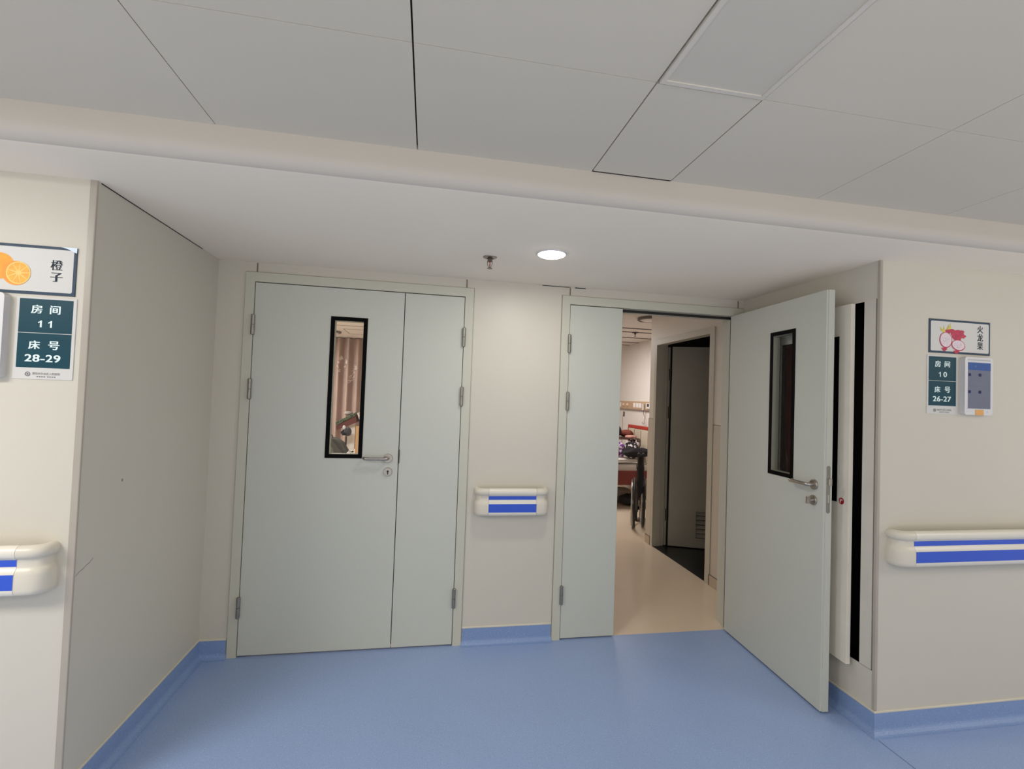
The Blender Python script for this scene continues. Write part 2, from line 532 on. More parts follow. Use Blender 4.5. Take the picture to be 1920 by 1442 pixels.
YO = -.006      # outer face of closed leaves
d1 = empty('door_1', (0, 0, 0))
struct(d1, 'closed pale grey-green double door with black-framed vision panel, below the sprinkler', 'door')
make_frame(D1, d1)
XS = -0.3075    # meeting line
lf = door_leaf('main_leaf', d1, (D1['xa'] + .0012, YO, 0), 0, 0, XS - .0022 - D1['xa'] - .0012, (-.7235 - D1['xa'], -.5165 - D1['xa']))
ox = D1['xa'] + .0012
lever(lf, -.367 - ox, 1.113, 0, -1, -1)
escutcheon(lf, -.3655 - ox, 1.033, 0, -1, False)
lever(lf, -.367 - ox, 1.113, T_LEAF, 1, -1)
for z in (1.855, 1.492, .277): hinge(lf, -.0025, z)
l2 = door_leaf('narrow_leaf', d1, (D1['xb'] - .0012, YO, 0), 0, XS + .0022 - D1['xb'] + .0012, 0)
for z in (1.852, 1.492, .284): hinge(l2, .0025, z)
m = MB()
m.box(XS + .001 - D1['xb'], XS + .007 - D1['xb'], -.006, .003, 1.085, 1.165)
m.build('strike_plate', M_dsteel, l2)
MB().box(XS - .012 - D1['xb'], XS + .012 - D1['xb'], T_LEAF + .0005, T_LEAF + .004, ZB, H - .02).build('gap_light_block', M_seal, l2)  # unseen dark strip added to stop ward light showing through the leaf gap

d2 = empty('door_2', (0, 0, 0))
struct(d2, 'open pale grey-green double door, wide leaf swung out into the blue-floored corridor', 'door')
make_frame(D2, d2)
l3 = door_leaf('narrow_leaf', d2, (D2['xa'] + .0012, YO, 0), 0, 0, 1.0695 - D2['xa'] - .0012)
for z in (1.850, 1.487, .278): hinge(l3, -.0025, z)
W = .826
l4 = door_leaf('main_leaf', d2, (1.8885, YO, 0), math.radians(87.15), -W, 0, (-.614, -.410))
lever(l4, -.766, 1.109, T_LEAF, 1, 1)
escutcheon(l4, -.762, 1.029, T_LEAF, 1, True)
lever(l4, -.766, 1.109, 0, -1, 1)
for z in (1.852, 1.490, .28): hinge(l4, .0025, z)
# lock faceplate on the free edge: rounded strip, latch bolt and dead-bolt slot
def rr(w, h, r, n=6):
    o = []
    for cx, cz, a0 in ((w/2 - r, h/2 - r, 0), (-w/2 + r, h/2 - r, 90), (-w/2 + r, -h/2 + r, 180), (w/2 - r, -h/2 + r, 270)):
        for k in range(n + 1):
            a = math.radians(a0 + 90 * k / n)
            o.append((cx + r * math.cos(a), cz + r * math.sin(a)))
    return o
m = MB().prism([(-W + .0005, .020 + a, 1.095 + c) for a, c in rr(.020, .235, .0098)], (-.0018, 0, 0))
fp = m.build('lock_faceplate', M_hinge, l4)
m = MB().prism([(-W - .001, .012, 1.117), (-W - .001, .028, 1.117), (-W - .001, .028, 1.150), (-W - .001, .012, 1.150)], (-.011, -.004, 0))
m.build('latch_bolt', M_steel, fp, bevel=.001)
MB().box(-W - .0018, -W - .0022, .016, .0225, 1.03, 1.068).build('bolt_slot', mat('bolt_brass', (196, 190, 176), .35, metal=.6), fp)
# rebate lip along the free edge, inner side
MB().box(-W - .004, -W, .0, .032, ZB, H - .003).build('rebate_lip', M_leaf, l4)
fp.location.x -= .004

# ================================================================== HANDRAILS
RP = [(.012, .800), (.030, .786), (.055, .784), (.066, .787), (.071, .794), (.072, .803), (.072, .850), (.070, .861), (.066, .869), (.063, .873), (.061, .878),
      (.061, .902), (.063, .905), (.068, .908), (.072, .915), (.074, .926), (.071, .937), (.062, .945), (.050, .947), (.038, .942), (.031, .932), (.030, .920), (.034, .905), (.030, .890), (.012, .880)]
def handrail(label, group, x0, x1, ycap0, ycap1, wall_y, capL=.084):
    """rail along x on a wall facing -y; caps return to the wall at the ends asked for"""
    root = empty('handrail', ((x0 + x1) / 2, wall_y, .86))
    tag(root, label, 'handrail', group)
    a = x0 + (capL if ycap0 else 0)
    c = x1 - (capL if ycap1 else 0)
    m = MB()
    xs_ = [a, c]
    m.loft([[(x, wall_y - d, z) for d, z in RP] for x in xs_])
    local(root, m, 'rail', M_rail, smooth='auto')
    for z0, z1, dd in ((.8795, .9015, .0614), (.806, .856, .0724)):
        m = MB().box(a + .0005, c - .0005, wall_y - dd, wall_y - dd + .004, z0, z1)
        local(root, m, 'blue_stripe', M_blue)
    for on, xe, sx in ((ycap0, a, -1), (ycap1, c, 1)):
        if not on: continue
        m = MB()
        rings = []
        N = 14
        for k in range(N + 1):
            th = PI / 2 * k / N
            ring = []
            for d, z in RP:
                Li = capL - (.074 - d) * .9
                px = Li * math.sin(th) ** (2 / 3.2) if k else 0.0
                py = d * max(0.0, math.cos(th)) ** (2 / 3.2)
                ring.append((xe + sx * (px + .0012), wall_y - py, z))
            rings.append(ring)
        m.loft(rings)
        local(root, m, 'end_cap', M_cap_end, smooth='auto')
    # wall bracket behind the rail
    for xb in (a + .04, c - .04):
        local(root, MB().box(xb - .02, xb + .02, wall_y - .032, wall_y, .81, .87), 'bracket', M_dsteel)
    return root
handrail('short cream handrail with two blue stripes on wall between the two doors', 'wall handrails', .148, .608, 1, 1, 0.0)
handrail('long cream and blue striped handrail below the number 10 room sign, running to photo edge', 'wall handrails', 1.992, 6.0, 1, 0, YF)
handrail('cream and blue striped handrail below the number 11 room sign, cut by photo edge', 'wall handrails', -6.0, -1.378, 0, 1, YF)

# ================================================================== SIGNS
def front(y): return lambda u, v: (u, y, v)
def disc(mb, cx, cz, rx, rz, y, n=28, a0=0, a1=2*PI, wob=0.0, rot=0.0):
    p = []
    for k in range(n):
        a = a0 + (a1 - a0) * k / n
        r = 1 + wob * math.sin(5 * a + 1) * .6 + wob * math.sin(3 * a)
        x, z = rx * r * math.cos(a), rz * r * math.sin(a)
        p.append((cx + x * math.cos(rot) - z * math.sin(rot), y, cz + x * math.sin(rot) + z * math.cos(rot)))
    return mb.poly(p)

def plate(name, label, cat, group, x0, x1, z0, z1, m, th=.003):
    o = empty(name, ((x0 + x1) / 2, YF, (z0 + z1) / 2))
    tag(o, label, cat, group)
    local(o, MB().box(x0, x1, YF - th, YF, z0, z1), 'backing', m)
    return o

def fruit_sign(x0, label, kind):
    x1, z0, z1 = x0 + .364, 1.7875, 1.9525
    if kind == 'orange': z0, z1 = 1.793, 1.9635
    o = plate('fruit_sign', label, 'sign', 'fruit name signs', x0, x1, z0, z1, M_navy)
    y = YF - .0034
    m = MB().poly([((x0 + x1) / 2 + a, y, (z0 + z1) / 2 + c) for a, c in rr(x1 - x0 - .018, z1 - z0 - .020, .006)])
    local(o, m, 'white_field', M_signbg)
    Y = lambda k: y - .0004 * k
    if kind == 'orange':
        om = mat('orange_peel', (250, 160, 16), .5, var=.12, scale=30)
        m = MB(); disc(m, -1.612, 1.884, .046, .046, Y(1)); local(o, m, 'orange_picture', om)
        m = MB(); disc(m, -1.560, 1.862, .042, .042, Y(2)); q = local(o, m, 'orange_half_picture', mat('orange_rind', (246, 150, 24), .5, var=.05, scale=30))
        def onto(mb, nm, mm):
            for v in mb.bm.verts: v.co -= o.location
            return mb.build(nm, mm, q)
        m = MB(); disc(m, -1.5535, 1.8635, .0365, .039, Y(3)); onto(m, 'pith_ring', mat('orange_pith', (252, 206, 110), .5))
        m = MB()
        for k in range(9):
            a0 = 2 * PI * k / 9 + .05
            pts = [(-1.5535 + .007 * math.cos(a0 + .3), Y(4), 1.8635 + .007 * math.sin(a0 + .3))]
            for j in range(7):
                a = a0 + .03 + (2 * PI / 9 - .06) * j / 6
                pts.append((-1.5535 + .0325 * math.cos(a), Y(4), 1.8635 + .035 * math.sin(a)))
            m.poly(pts)
        onto(m, 'segments', mat('orange_flesh', (244, 168, 18), .45, var=.12, scale=90))
        m = MB()
        sh = [k * .0011 for k in range(-2, 3)]
        add_text(m, '橙', -1.441, 1.8985, .035, .036, front(Y(1)), bold=-.004, shifts=sh[1:4])
        add_text(m, '子', -1.440, 1.8565, .034, .032, front(Y(1)), bold=-.004, shifts=sh)
        local(o, m, 'lettering', M_ink)
        m = MB().poly([(x1 + .0004, y - .001, z1 + .0005), (x1 - .052, y - .001, z1 + .0005), (x1 - .034, y - .0012, z1 - .0035), (x1 - .020, y - .0016, z1 - .009), (x1 - .006, y - .0022, z1 - .0165), (x1 + .0004, y - .0022, z1 - .0185)])
        local(o, m, 'peeled_corner', mat('peeled_film', (214, 230, 244), .3, var=.01))
    else:
        U = lambda u: x0 + .0015 + u * .361
        V = lambda v: z1 - v * (z1 - z0)
        pink, fl_, lf_ = mat('dragon_fruit_skin', (186, 34, 74), .5, var=.2, scale=60), mat('dragon_fruit_flesh', (226, 208, 214), .5, var=.06, scale=120), mat('dragon_fruit_leaf', (206, 190, 50), .5, var=.25, scale=60)
        m = MB()
        for kk, (u, v, du, dv) in enumerate(((.20, .30, -.035, -.09), (.23, .33, .0, -.15), (.28, .30, .03, -.17), (.32, .24, .02, -.15), (.25, .33, -.06, -.03), (.30, .30, .06, -.10))):
            yy = Y(1) - kk * 4e-5
            m.poly([(U(u - .022), yy, V(v + .05)), (U(u + .022), yy, V(v + .05)), (U(u + du), yy, V(v + dv))])
        local(o, m, 'leaf_picture', lf_)
        m = MB()
        disc(m, U(.45), V(.44), .038, .027, Y(2), wob=.10)
        disc(m, U(.30), V(.36), .016, .012, Y(2.1), wob=.12)
        for kk, (u, v) in enumerate(((.24, .88), (.44, .94), (.52, .34), (.36, .32), (.55, .47))):
            disc(m, U(u), V(v), .017, .009, Y(1.5) - kk * 4e-5, n=9, wob=.2)
        local(o, m, 'fruit_print', pink)
        for nm, u, v, rx, rz, rot in (('left', .262, .61, .037, .039, .25), ('right', .468, .745, .041, .027, -.12)):
            m = MB(); disc(m, U(u), V(v), rx, rz, Y(3), rot=rot)
            q = local(o, m, 'fruit_half_picture', pink)
            m = MB(); disc(m, U(u), V(v) + .001, rx - .004, rz - .004, Y(4), rot=rot)
            for vv in m.bm.verts: vv.co -= o.location
            m.build('flesh', fl_, q)
            m = MB()
            for k in range(16):
                a, r = random.uniform(0, 2 * PI), math.sqrt(random.random()) * .75
                cx, cz = U(u) + (rx - .006) * r * math.cos(a), V(v) + (rz - .006) * r * math.sin(a)
                disc(m, cx, cz, .0014 if k > 3 else .003, .0008, Y(5), n=8, rot=.5)
            for vv in m.bm.verts: vv.co -= o.location
            m.build('seeds', M_grey_ink, q)
        m = MB()
        sh = [k * .0010 for k in range(-2, 3)]
        for ch, v in (('火', .225), ('龙', .470), ('果', .725)):
            add_text(m, ch, U(.833), V(v), .035, .0365, front(Y(1)), bold=.004, shifts=sh[1:4])
        local(o, m, 'lettering', M_ink)
    return o

def room_card(x0, label, room, beds):
    """white plate with two teal fields; offsets measured from its top-left corner"""
    x1, z1 = x0 + .180, 1.784 if room == '11' else 1.776
    z0 = z1 - .284
    o = plate('room_number_sign', label, 'sign', 'room number signs', x0, x1, z0, z1, M_signbg, th=.0025)
    y = YF - .003
    for a, c, nm in ((.0065, .1235, 'upper_field'), (.1255, .2445, 'lower_field')):
        local(o, MB().box(x0 + .009, x0 + .170, y, y + .0006, z1 - c, z1 - a), 'teal_field', M_teal)
    F = front(y - .0005)
    lines = []
    B = (-.0007, 0, .0007)
    m = MB()
    h = .030
    add_text(m, '房', x0 + .061, z1 - .042, .033, h, F, bold=.010, shifts=B)
    add_text(m, '间', x0 + .1165, z1 - .042, .031, h, F, bold=.010, shifts=B)
    lines.append(m); m = MB()
    def one(cx):
        w, hh = .0115, .0235
        zb_ = z1 - .0925 - hh / 2
        m.poly([F(cx + a * w, zb_ + c * hh) for a, c in ((.02, 0), (.5, 0), (.5, 1), (.14, 1), (-.02, .90), (-.5, .76), (-.5, .58), (.02, .72))])
    one(x0 + .073)
    if room[1] == '1': one(x0 + .1035)
    else: add_text(m, room[1], x0 + .1045, z1 - .0925, .020, .0245, F, bold=.012, shifts=B)
    lines.append(m); m = MB()
    add_text(m, '床', x0 + .060, z1 - .166, .034, h, F, bold=.010, shifts=B)
    add_text(m, '号', x0 + .1185, z1 - .166, .033, h, F, bold=.010, shifts=B)
    lines.append(m); m = MB()
    add_text(m, beds, x0 + .0875, z1 - .2115, .106, .0255, F, bold=.012, spacing=1.06, shifts=B)
    lines.append(m)
    for q in lines: local(o, q, 'lettering', M_letter)
    m = MB()
    cx, cz = x0 + .0455, z1 - .267
    ring = lambda r: [(cx + r * math.cos(2*PI*k/20), y - .0003, cz + r * math.sin(2*PI*k/20)) for k in range(20)]
    m.loft([ring(.0078), ring(.0056)], caps=False)
    m.poly(ring(.0030))
    add_text(m, '濮阳市华龙区人民医院', x0 + .1005, z1 - .2645, .083, .0085, F, bold=-.002)
    for k in range(8):
        xx = x0 + .073 + k * .0068 + (.004 if k > 3 else 0)
        m.box(xx, xx + .0042, y - .0004, y, z1 - .2765, z1 - .2735)
    local(o, m, 'hospital_logo', M_grey_ink)
    return o

fruit_sign(2.2195, 'sign with cut dragon fruit picture above the number 10 room sign', 'dragon')
fruit_sign(-1.7455, 'sign with sliced orange picture and peeled corner above number 11 room sign', 'orange')
room_card(2.2105, 'white and teal room sign reading 10 and 26-27', '10', '26-27')
room_card(-1.5535, 'white and teal room sign reading 11 and 28-29', '11', '28-29')

def terminal(x0, x1, z0, z1, label, full):
    o = empty('wall_terminal', ((x0 + x1) / 2, YF, (z0 + z1) / 2))
    tag(o, label, 'wall terminal', 'bedside call terminals')
    yf = YF - .025
    cx, cz = (x0 + x1) / 2, (z0 + z1) / 2
    m = MB().prism([(cx + a, YF, cz + c) for a, c in rr(x1 - x0, z1 - z0, .012)], (0, -.025, 0))
    local(o, m, 'case', M_white, bevel=.003, smooth='auto')
    s0, s1, t0, t1 = x0 + .018, x1 - .016, z0 + .031, z1 - .026
    local(o, MB().box(s0, s1, yf - .0012, yf + .001, t0, t1), 'screen', mat('screen_grey', (104, 107, 124), .25, var=.05, scale=8, spec=.3, emit=(104, 108, 128), estr=.10))
    sc = o.children[-1]
    def onto(mb, nm, mm):
        for v in mb.bm.verts: v.co -= o.location
        return mb.build(nm, mm, sc)
    hz = t1 - .037
    onto(MB().box(s0, s1, yf - .0016, yf - .0005, hz, t1), 'header_bar', mat('screen_blue', (30, 70, 134), .3, spec=.3, emit=(40, 84, 150), estr=.15))
    m = MB()
    add_text(m, '房', s0 + .043, (hz + t1) / 2, .010, .009, front(yf - .0019), bold=0)
    onto(m, 'header_mark', mat('screen_faint', (96, 132, 186), .3))
    mi, ml = mat('screen_icon', (24, 28, 84), .4, spec=.2), mat('screen_line', (84, 92, 122), .3)
    for ax in (.0075, .069):
        for az in (.060, .143):
            pts = rr(.0165 if ax > .01 else .015, .0145, .003, 3)
            onto(MB().poly([(s0 + ax + a, yf - .0018, t1 - az + c) for a, c in pts]), 'bed_icon', mi)
    for az in (.116, .1986):
        onto(MB().box(s0, s1, yf - .0015, yf - .001, t1 - az - .0005, t1 - az + .0005), 'grid_line', ml)
    local(o, MB().box(s0, s1, yf - .001, yf + .001, z1 - .0165, z1 - .0105), 'speaker_slot', mat('speaker_slot', (176, 176, 178), .4))
    local(o, MB().box(x0 + .063, x0 + .111, yf - .0015, yf, z0 - .001, z0 + .026), 'orange_sticker', mat('orange_sticker', (224, 164, 92), .5))
    local(o, MB().box(x1 - .036, x1 - .030, yf - .0008, yf, z0 + .014, z0 + .020), 'button', mat('terminal_button', (190, 190, 192), .4))
    return o
terminal(2.4035, 2.571, 1.4925, 1.7735, 'white wall terminal with grey screen and orange sticker beside room 10 sign', True)
terminal(-1.742, -1.574, 1.500, 1.790, 'white wall terminal beside the number 11 room sign, only its edge showing', False)

# ================================================================== FIRE HYDRANT CABINET in the right wall
fc = empty('fire_hydrant_cabinet', (XR, (CY0 + CY1) / 2, CZ0))
tag(fc, 'built-in fire hydrant cabinet, its glazed door ajar behind the open door leaf', 'fire cabinet')
b = MB()
b.box(XR + .118, XR + .125, CY0 - .01, CY1 + .01, CZ0 - .01, CZ1 + .01)
b.box(XR + .004, XR + .118, CY0 - .005, CY0, CZ0, CZ1).box(XR + .004, XR + .118, CY1, CY1 + .005, CZ0, CZ1)
b.box(XR + .004, XR + .118, CY0, CY1, CZ0 - .005, CZ0).box(XR + .004, XR + .118, CY0, CY1, CZ1, CZ1 + .005)
local(fc, b, 'casing', mat('cabinet_interior', (24, 20, 20), .6))
M_cabf = mat('cabinet_frame_paint', (206, 200, 188), .4)
b = MB()
for a in ((CY0 - .060, CY0, CZ0, CZ1 + .004),):
    b.box(XR - .003, XR + .004, a[0], a[1], a[2] + .002, a[3])
b.box(XR - .003, XR + .004, CY0, CY1 + .05, CZ1, CZ1 + .004).box(XR - .003, XR + .004, CY1, CY1 + .05, CZ0, CZ1)
local(fc, b, 'frame', M_cabf)
local(fc, MB().box(XR - .0012, XR, CY0 - .064, CY0 - .060, CZ0, CZ1 + .004).box(XR - .0012, XR, CY0 - .064, CY0, CZ0 - .001, CZ0 + .002), 'panel_joint', M_gap2)
# cabinet door, hinged on its far side and ajar
DW, DT = .645, .022
cd = MB()
WZ0, WZ1 = 1.030, 1.868
wa, wb2 = .150, .575         # window span measured from the hinge
# ring in a plane: use x' = distance from hinge toward -y
def rr3(mb, a0, a1, z0, z1, h0, h1, hz0, hz1, t0, t1):
    rect_ring(mb, a0, a1, z0, z1, h0, h1, hz0, hz1, t0, t1)
rr3(cd, 0, DW, .262, 2.022, wa, wb2, WZ0, WZ1, 0, DT)
cdo = cd.build('cabinet_door', mat('cabinet_door_paint', (228, 221, 206), .4), fc)
hx, hy = XR - .004, CY1 - .036
cdo.location = Vector((hx, hy, 0)) - fc.location
# local x -> -y world (turned slightly outwards), local y -> thickness toward -x
cdo.rotation_euler = (0, 0, -PI / 2 - math.radians(3.6))
m = MB()
fb = .012
rect_ring(m, wa + .0005, wb2 - .0005, WZ0 + .0005, WZ1 - .0005, wa + fb, wb2 - fb, WZ0 + fb, WZ1 - fb, -.002 + 0, DT + .0015)
# which side faces the recess: local +y points to +x or -x; frame both sides
m.build('window_frame', M_black, cdo)
MB().box(wa + fb, wb2 - fb, .008, .012, WZ0 + fb, WZ1 - fb).build('glass', glass('cabinet_glass', (.72, .70, .70)), cdo)
# parts of the hydrant inside
hr = empty('hose_reel', (XR + .06, -.50, 1.43))
tag(hr, 'dark red fire hose reel inside the wall cabinet, seen through both glass panes', 'fire hose')
M_red = mat('hydrant_red', (150, 26, 38), .4, var=.1)
local(hr, MB().box(XR + .030, XR + .10, -.60, -.31, 1.02, 1.86), 'backplate', M_red, bevel=.006)
m = MB()
m.lathe([(.10, -.010), (.12, -.010), (.12, .010), (.10, .010)], 30, Matrix.Translation((XR + .016, -.46, 1.50)) @ Matrix.Rotation(PI/2, 4, 'Y'))
local(hr, m, 'reel', mat('hydrant_reel', (120, 20, 32), .35), smooth='auto')
m = MB().tube([(XR + .02, -.40, 1.12), (XR + .02, -.40, 1.16), (XR + .02, -.398, 1.20), (XR + .02, -.385, 1.225), (XR + .02, -.37, 1.215)], .006, 10)
local(hr, m, 'nozzle', M_steel, smooth='auto')

# ---- CAMERA
cam = bpy.data.cameras.new('camera')
co = bpy.data.objects.new('camera', cam)
COL.objects.link(co)
cam.sensor_fit = 'HORIZONTAL'
cam.sensor_width = 36
cam.lens = 886.1107 / 1920 * 36
cam.clip_start = .02
yaw, pitch, roll = -.1749, .0281, .0361
fwd = Vector((-math.sin(yaw) * math.cos(pitch), math.cos(yaw) * math.cos(pitch), math.sin(pitch)))
r_ = Vector((math.cos(yaw), math.sin(yaw), 0))
u_ = r_.cross(fwd)
r2 = r_ * math.cos(roll) + u_ * math.sin(roll)
u2 = u_ * math.cos(roll) - r_ * math.sin(roll)
Rm = Matrix((r2, u2, -fwd)).transposed()
co.matrix_world = Matrix.Translation((-.1505, -2.8845, 1.495)) @ Rm.to_4x4()
SC.camera = co
#PART2

# sticker on the cabinet door face (local y = 0 faces the recess)
sx_, sz_ = .604, 1.040
m = MB().poly([(sx_ + .0165 * math.cos(2*PI*k/28), -.0006, sz_ + .0165 * math.sin(2*PI*k/28)) for k in range(28)])
stk = m.build('round_sticker', mat('sticker_red', (168, 20, 30), .4), cdo)
m = MB()
add_text(m, '栓', sx_, sz_, .020, .021, lambda u, v: (u, -.0012, v), bold=.03)
m.build('lettering', mat('sticker_white', (236, 226, 224), .5), stk)

# ================================================================== CEILING FITTINGS OF THE BULKHEAD
dl = empty('downlight', (.421, -.640, ZS))
tag(dl, 'round glowing downlight in the smooth ceiling above the handrail wall', 'ceiling light')
m = MB().lathe([(.066, 0), (.074, 0), (.074, -.004), (.068, -.007), (.066, -.005)], 40)
m.build('trim_ring', M_white, dl, smooth='auto')
m = MB().lathe([(.067, -.001), (.066, -.008), (.055, -.013), (.03, -.016), (.001, -.017)], 40)
m.build('diffuser', mat('downlight_diffuser', (255, 252, 246), .4, var=0, emit=(255, 250, 244), estr=14.0), dl, smooth=True)

sp = empty('ceiling_sprinkler', (.134, -.493, ZS))
tag(sp, 'small chrome fire sprinkler head hanging from the smooth ceiling', 'sprinkler', kind='thing')
m = MB().lathe([(.036, 0), (.035, -.003), (.024, -.007), (.020, -.0075), (.018, -.004), (.012, -.004)], 30)
m.build('escutcheon', mat('sprinkler_chrome', (150, 142, 134), .35, metal=.9), sp, smooth='auto')
M_spr = mat('sprinkler_steel', (112, 102, 94), .35, metal=.9)
m = MB().lathe([(.0115, -.003), (.0115, -.018), (.013, -.019), (.013, -.024), (.006, -.0245)], 20)
for s in (-1, 1):
    m.tube([(s * .0115, 0, -.021), (s * .0122, 0, -.032), (s * .0105, 0, -.043), (s * .006, 0, -.051), (s * .002, 0, -.055)], .0019, 8)
m.lathe([(.003, -.052), (.0045, -.055), (.004, -.058)], 12)
m.build('frame_arms', M_spr, sp, smooth='auto')
m = MB().lathe([(.004, -.0575), (.014, -.0580), (.0145, -.0592), (.004, -.0595)], 24)
for k in range(10):
    a = 2 * PI * k / 10
    m.box(.0, .0, 0, 0, 0, 0) if False else None
m.build('deflector', M_spr, sp, smooth='auto')
m = MB().lathe([(.0012, -.0245), (.0024, -.027), (.0024, -.045), (.0012, -.052)], 12)
m.build('glass_bulb', mat('sprinkler_bulb', (140, 12, 16), .15), sp, smooth=True)

# ================================================================== WARD 10 (seen through the open door)
M_wwall = mat('ward_wall_paint', (226, 218, 210), .55, var=.01)
M_wceil = mat('ward_ceiling', (226, 218, 210), .7, var=.01)
M_wains = mat('ward_wainscot', (204, 194, 178), .45, var=.015)
M_lobby = mat('ward_lobby_paint', (224, 217, 206), .5, var=.01)
M_edge = mat('wainscot_edge', (150, 140, 124), .5)
M_bskirt = mat('beige_skirting', (196, 176, 152), .35)
M_skedge = mat('skirting_edge', (92, 84, 72), .5)
LX, LY = 2.215, 1.900
BY0, BY1, BZ = .793, 1.743, 2.105
b = MB()
b.box(LX, LX + .12, WT, BY0 - .02, 0, ZR).box(LX, LX + .12, BY1 + .02, LY, 0, ZR).box(LX, LX + .12, BY0 - .02, BY1 + .02, BZ + .02, ZR)
lw = struct(b.build('wall_lobby_right', M_lobby))
struct(box('wall_ward_corner', M_wwall, LX + .12, 3.15, LY - .08, LY, 0, ZR))
struct(box('wall_ward_right', M_wwall, 3.15, 3.25, WT, 7.1, 0, ZR))
struct(box('wall_ward_far', M_wwall, .43, 3.25, 7.1, 7.2, 0, ZR))
struct(box('wall_between_wards', M_wwall, .33, .43, WT, 7.2, 0, ZR))
struct(box('ceiling_ward', M_wceil, -4.2, 6.0, WT, 7.2, ZR, ZR + .05))
M_slot = mat('ceiling_slot', (74, 64, 56), .7)
g = MB()
for y, xe, w in ((2.86, 3.15, .034), (3.17, 3.15, .034), (3.70, 3.15, .036), (4.22, 3.15, .034), (4.58, 3.15, .034)):
    g.box(.43, xe, y - w, y + w, ZR - .0015, ZR)
struct(g.build('trim_4', M_slot))
# wainscot panels and skirting on the lobby wall
for nm, ya, yb in (('a', WT + .01, .722), ('b', 1.797, LY)):
    p = box('trim_5' if nm == 'a' else 'trim_6', M_wains, LX - .005, LX, ya, yb, .088, 1.324)
    struct(p)
    ed = MB().box(LX - .0062, LX - .0, ya, yb, 1.324, 1.331)
    ye = yb if nm == 'a' else ya
    ed.box(LX - .0062, LX, ye - .003, ye + .003, .088, 1.331)
    ed.build('edge_bead', M_edge, p)
struct(box('trim_7', M_wains, LX - .005, LX + .03, LY, LY + .006, .088, 1.324))
for i, (ya, yb) in enumerate(((WT + .01, .735), (1.80, LY + .006))):
    k = struct(box('baseboard_lobby_%s' % ('near' if i == 0 else 'far'), M_bskirt, LX - .010, LX, ya, yb, 0, .085, bevel=.003))
    q = MB().box(LX - .0105, LX, ya, yb, .085, .0895)
    ye = yb if i == 0 else ya
    q.box(LX - .0108, LX, ye - .004, ye + .001, 0, .0895)
    q.build('edge_bead', M_skedge, k)
struct(box('baseboard_ward', M_bskirt, LX + .0, 3.15, LY, LY + .010, 0, .085))
struct(box('baseboard_ward_right', M_bskirt, 3.14, 3.15, LY + .01, 7.1, 0, .085))

# bathroom behind the lobby wall
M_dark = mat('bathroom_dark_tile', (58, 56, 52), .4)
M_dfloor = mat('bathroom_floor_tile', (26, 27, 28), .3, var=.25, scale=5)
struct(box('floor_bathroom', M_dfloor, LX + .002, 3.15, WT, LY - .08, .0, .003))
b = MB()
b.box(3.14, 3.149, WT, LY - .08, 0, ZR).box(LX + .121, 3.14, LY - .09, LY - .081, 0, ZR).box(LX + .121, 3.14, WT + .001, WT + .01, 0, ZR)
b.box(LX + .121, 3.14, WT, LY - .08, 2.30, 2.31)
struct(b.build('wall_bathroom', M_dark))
d3 = empty('door_3', (LX, BY0, 0))
struct(d3, 'bathroom door ajar into the dark beside the ward entrance, louvred near its foot', 'door')
M_bframe = mat('bathroom_door_frame', (196, 190, 174), .45, var=.01)
def wframe(mb, yo0, yo1, yi0, yi1, zo, zi, xa, xb):
    d = (xb - xa, 0, 0)
    mb.prism([(xa, yo0, 0), (xa, yi0, 0), (xa, yi0, zi), (xa, yo0, zo)], d)
    mb.prism([(xa, yo0, zo), (xa, yi0, zi), (xa, yi1, zi), (xa, yo1, zo)], d)
    mb.prism([(xa, yi1, 0), (xa, yo1, 0), (xa, yo1, zo), (xa, yi1, zi)], d)
m = MB()
wframe(m, .726, 1.790, BY0, BY1, 2.158, BZ, LX - .010, LX)
wframe(m, BY0 - .02, BY1 + .02, BY0, BY1, BZ + .02, BZ, LX + .0005, LX + .075)
wframe(m, BY0 - .02, BY1 + .02, BY0 - .012, BY1 + .012, BZ + .02, BZ + .012, LX + .0755, LX + .12)
local(d3, m, 'door_frame', M_bframe)
local(d3, MB().box(LX + .124, LX + .146, BY1 + .001, BY1 + .02, .012, 2.09), 'rebate_strip', mat('rebate_strip', (176, 172, 158), .5))
m = MB()
rect_ring(m, .040, .79, .012, 2.095, .30, .66, .10, .40, 0, .04)
bdl = m.build('bathroom_door_leaf', mat('bathroom_door_paint', (176, 172, 158), .45), d3)
bdl.location = Vector((LX + .126, BY1 + .004, 0)) - d3.location
bdl.rotation_euler = (0, 0, math.atan2(-.369, .929))
m = MB()
rect_ring(m, .28, .68, .08, .42, .312, .648, .112, .388, -.004, .0)
for k in range(6):
    z = .118 + k * .046
    m.prism([(.312, .0, z), (.312, .004, z), (.312, .030, z + .034), (.312, .026, z + .034)], (.336, 0, 0))
m.build('louvre_grille', mat('louvre_paint', (170, 166, 152), .45), bdl)
for z in (1.80, 1.40, .33):
    MB().lathe([(.017, -.06), (.017, .06)], 12, Matrix.Translation((.022, .006, z))).build('hinge', M_dsteel, bdl, smooth='auto')

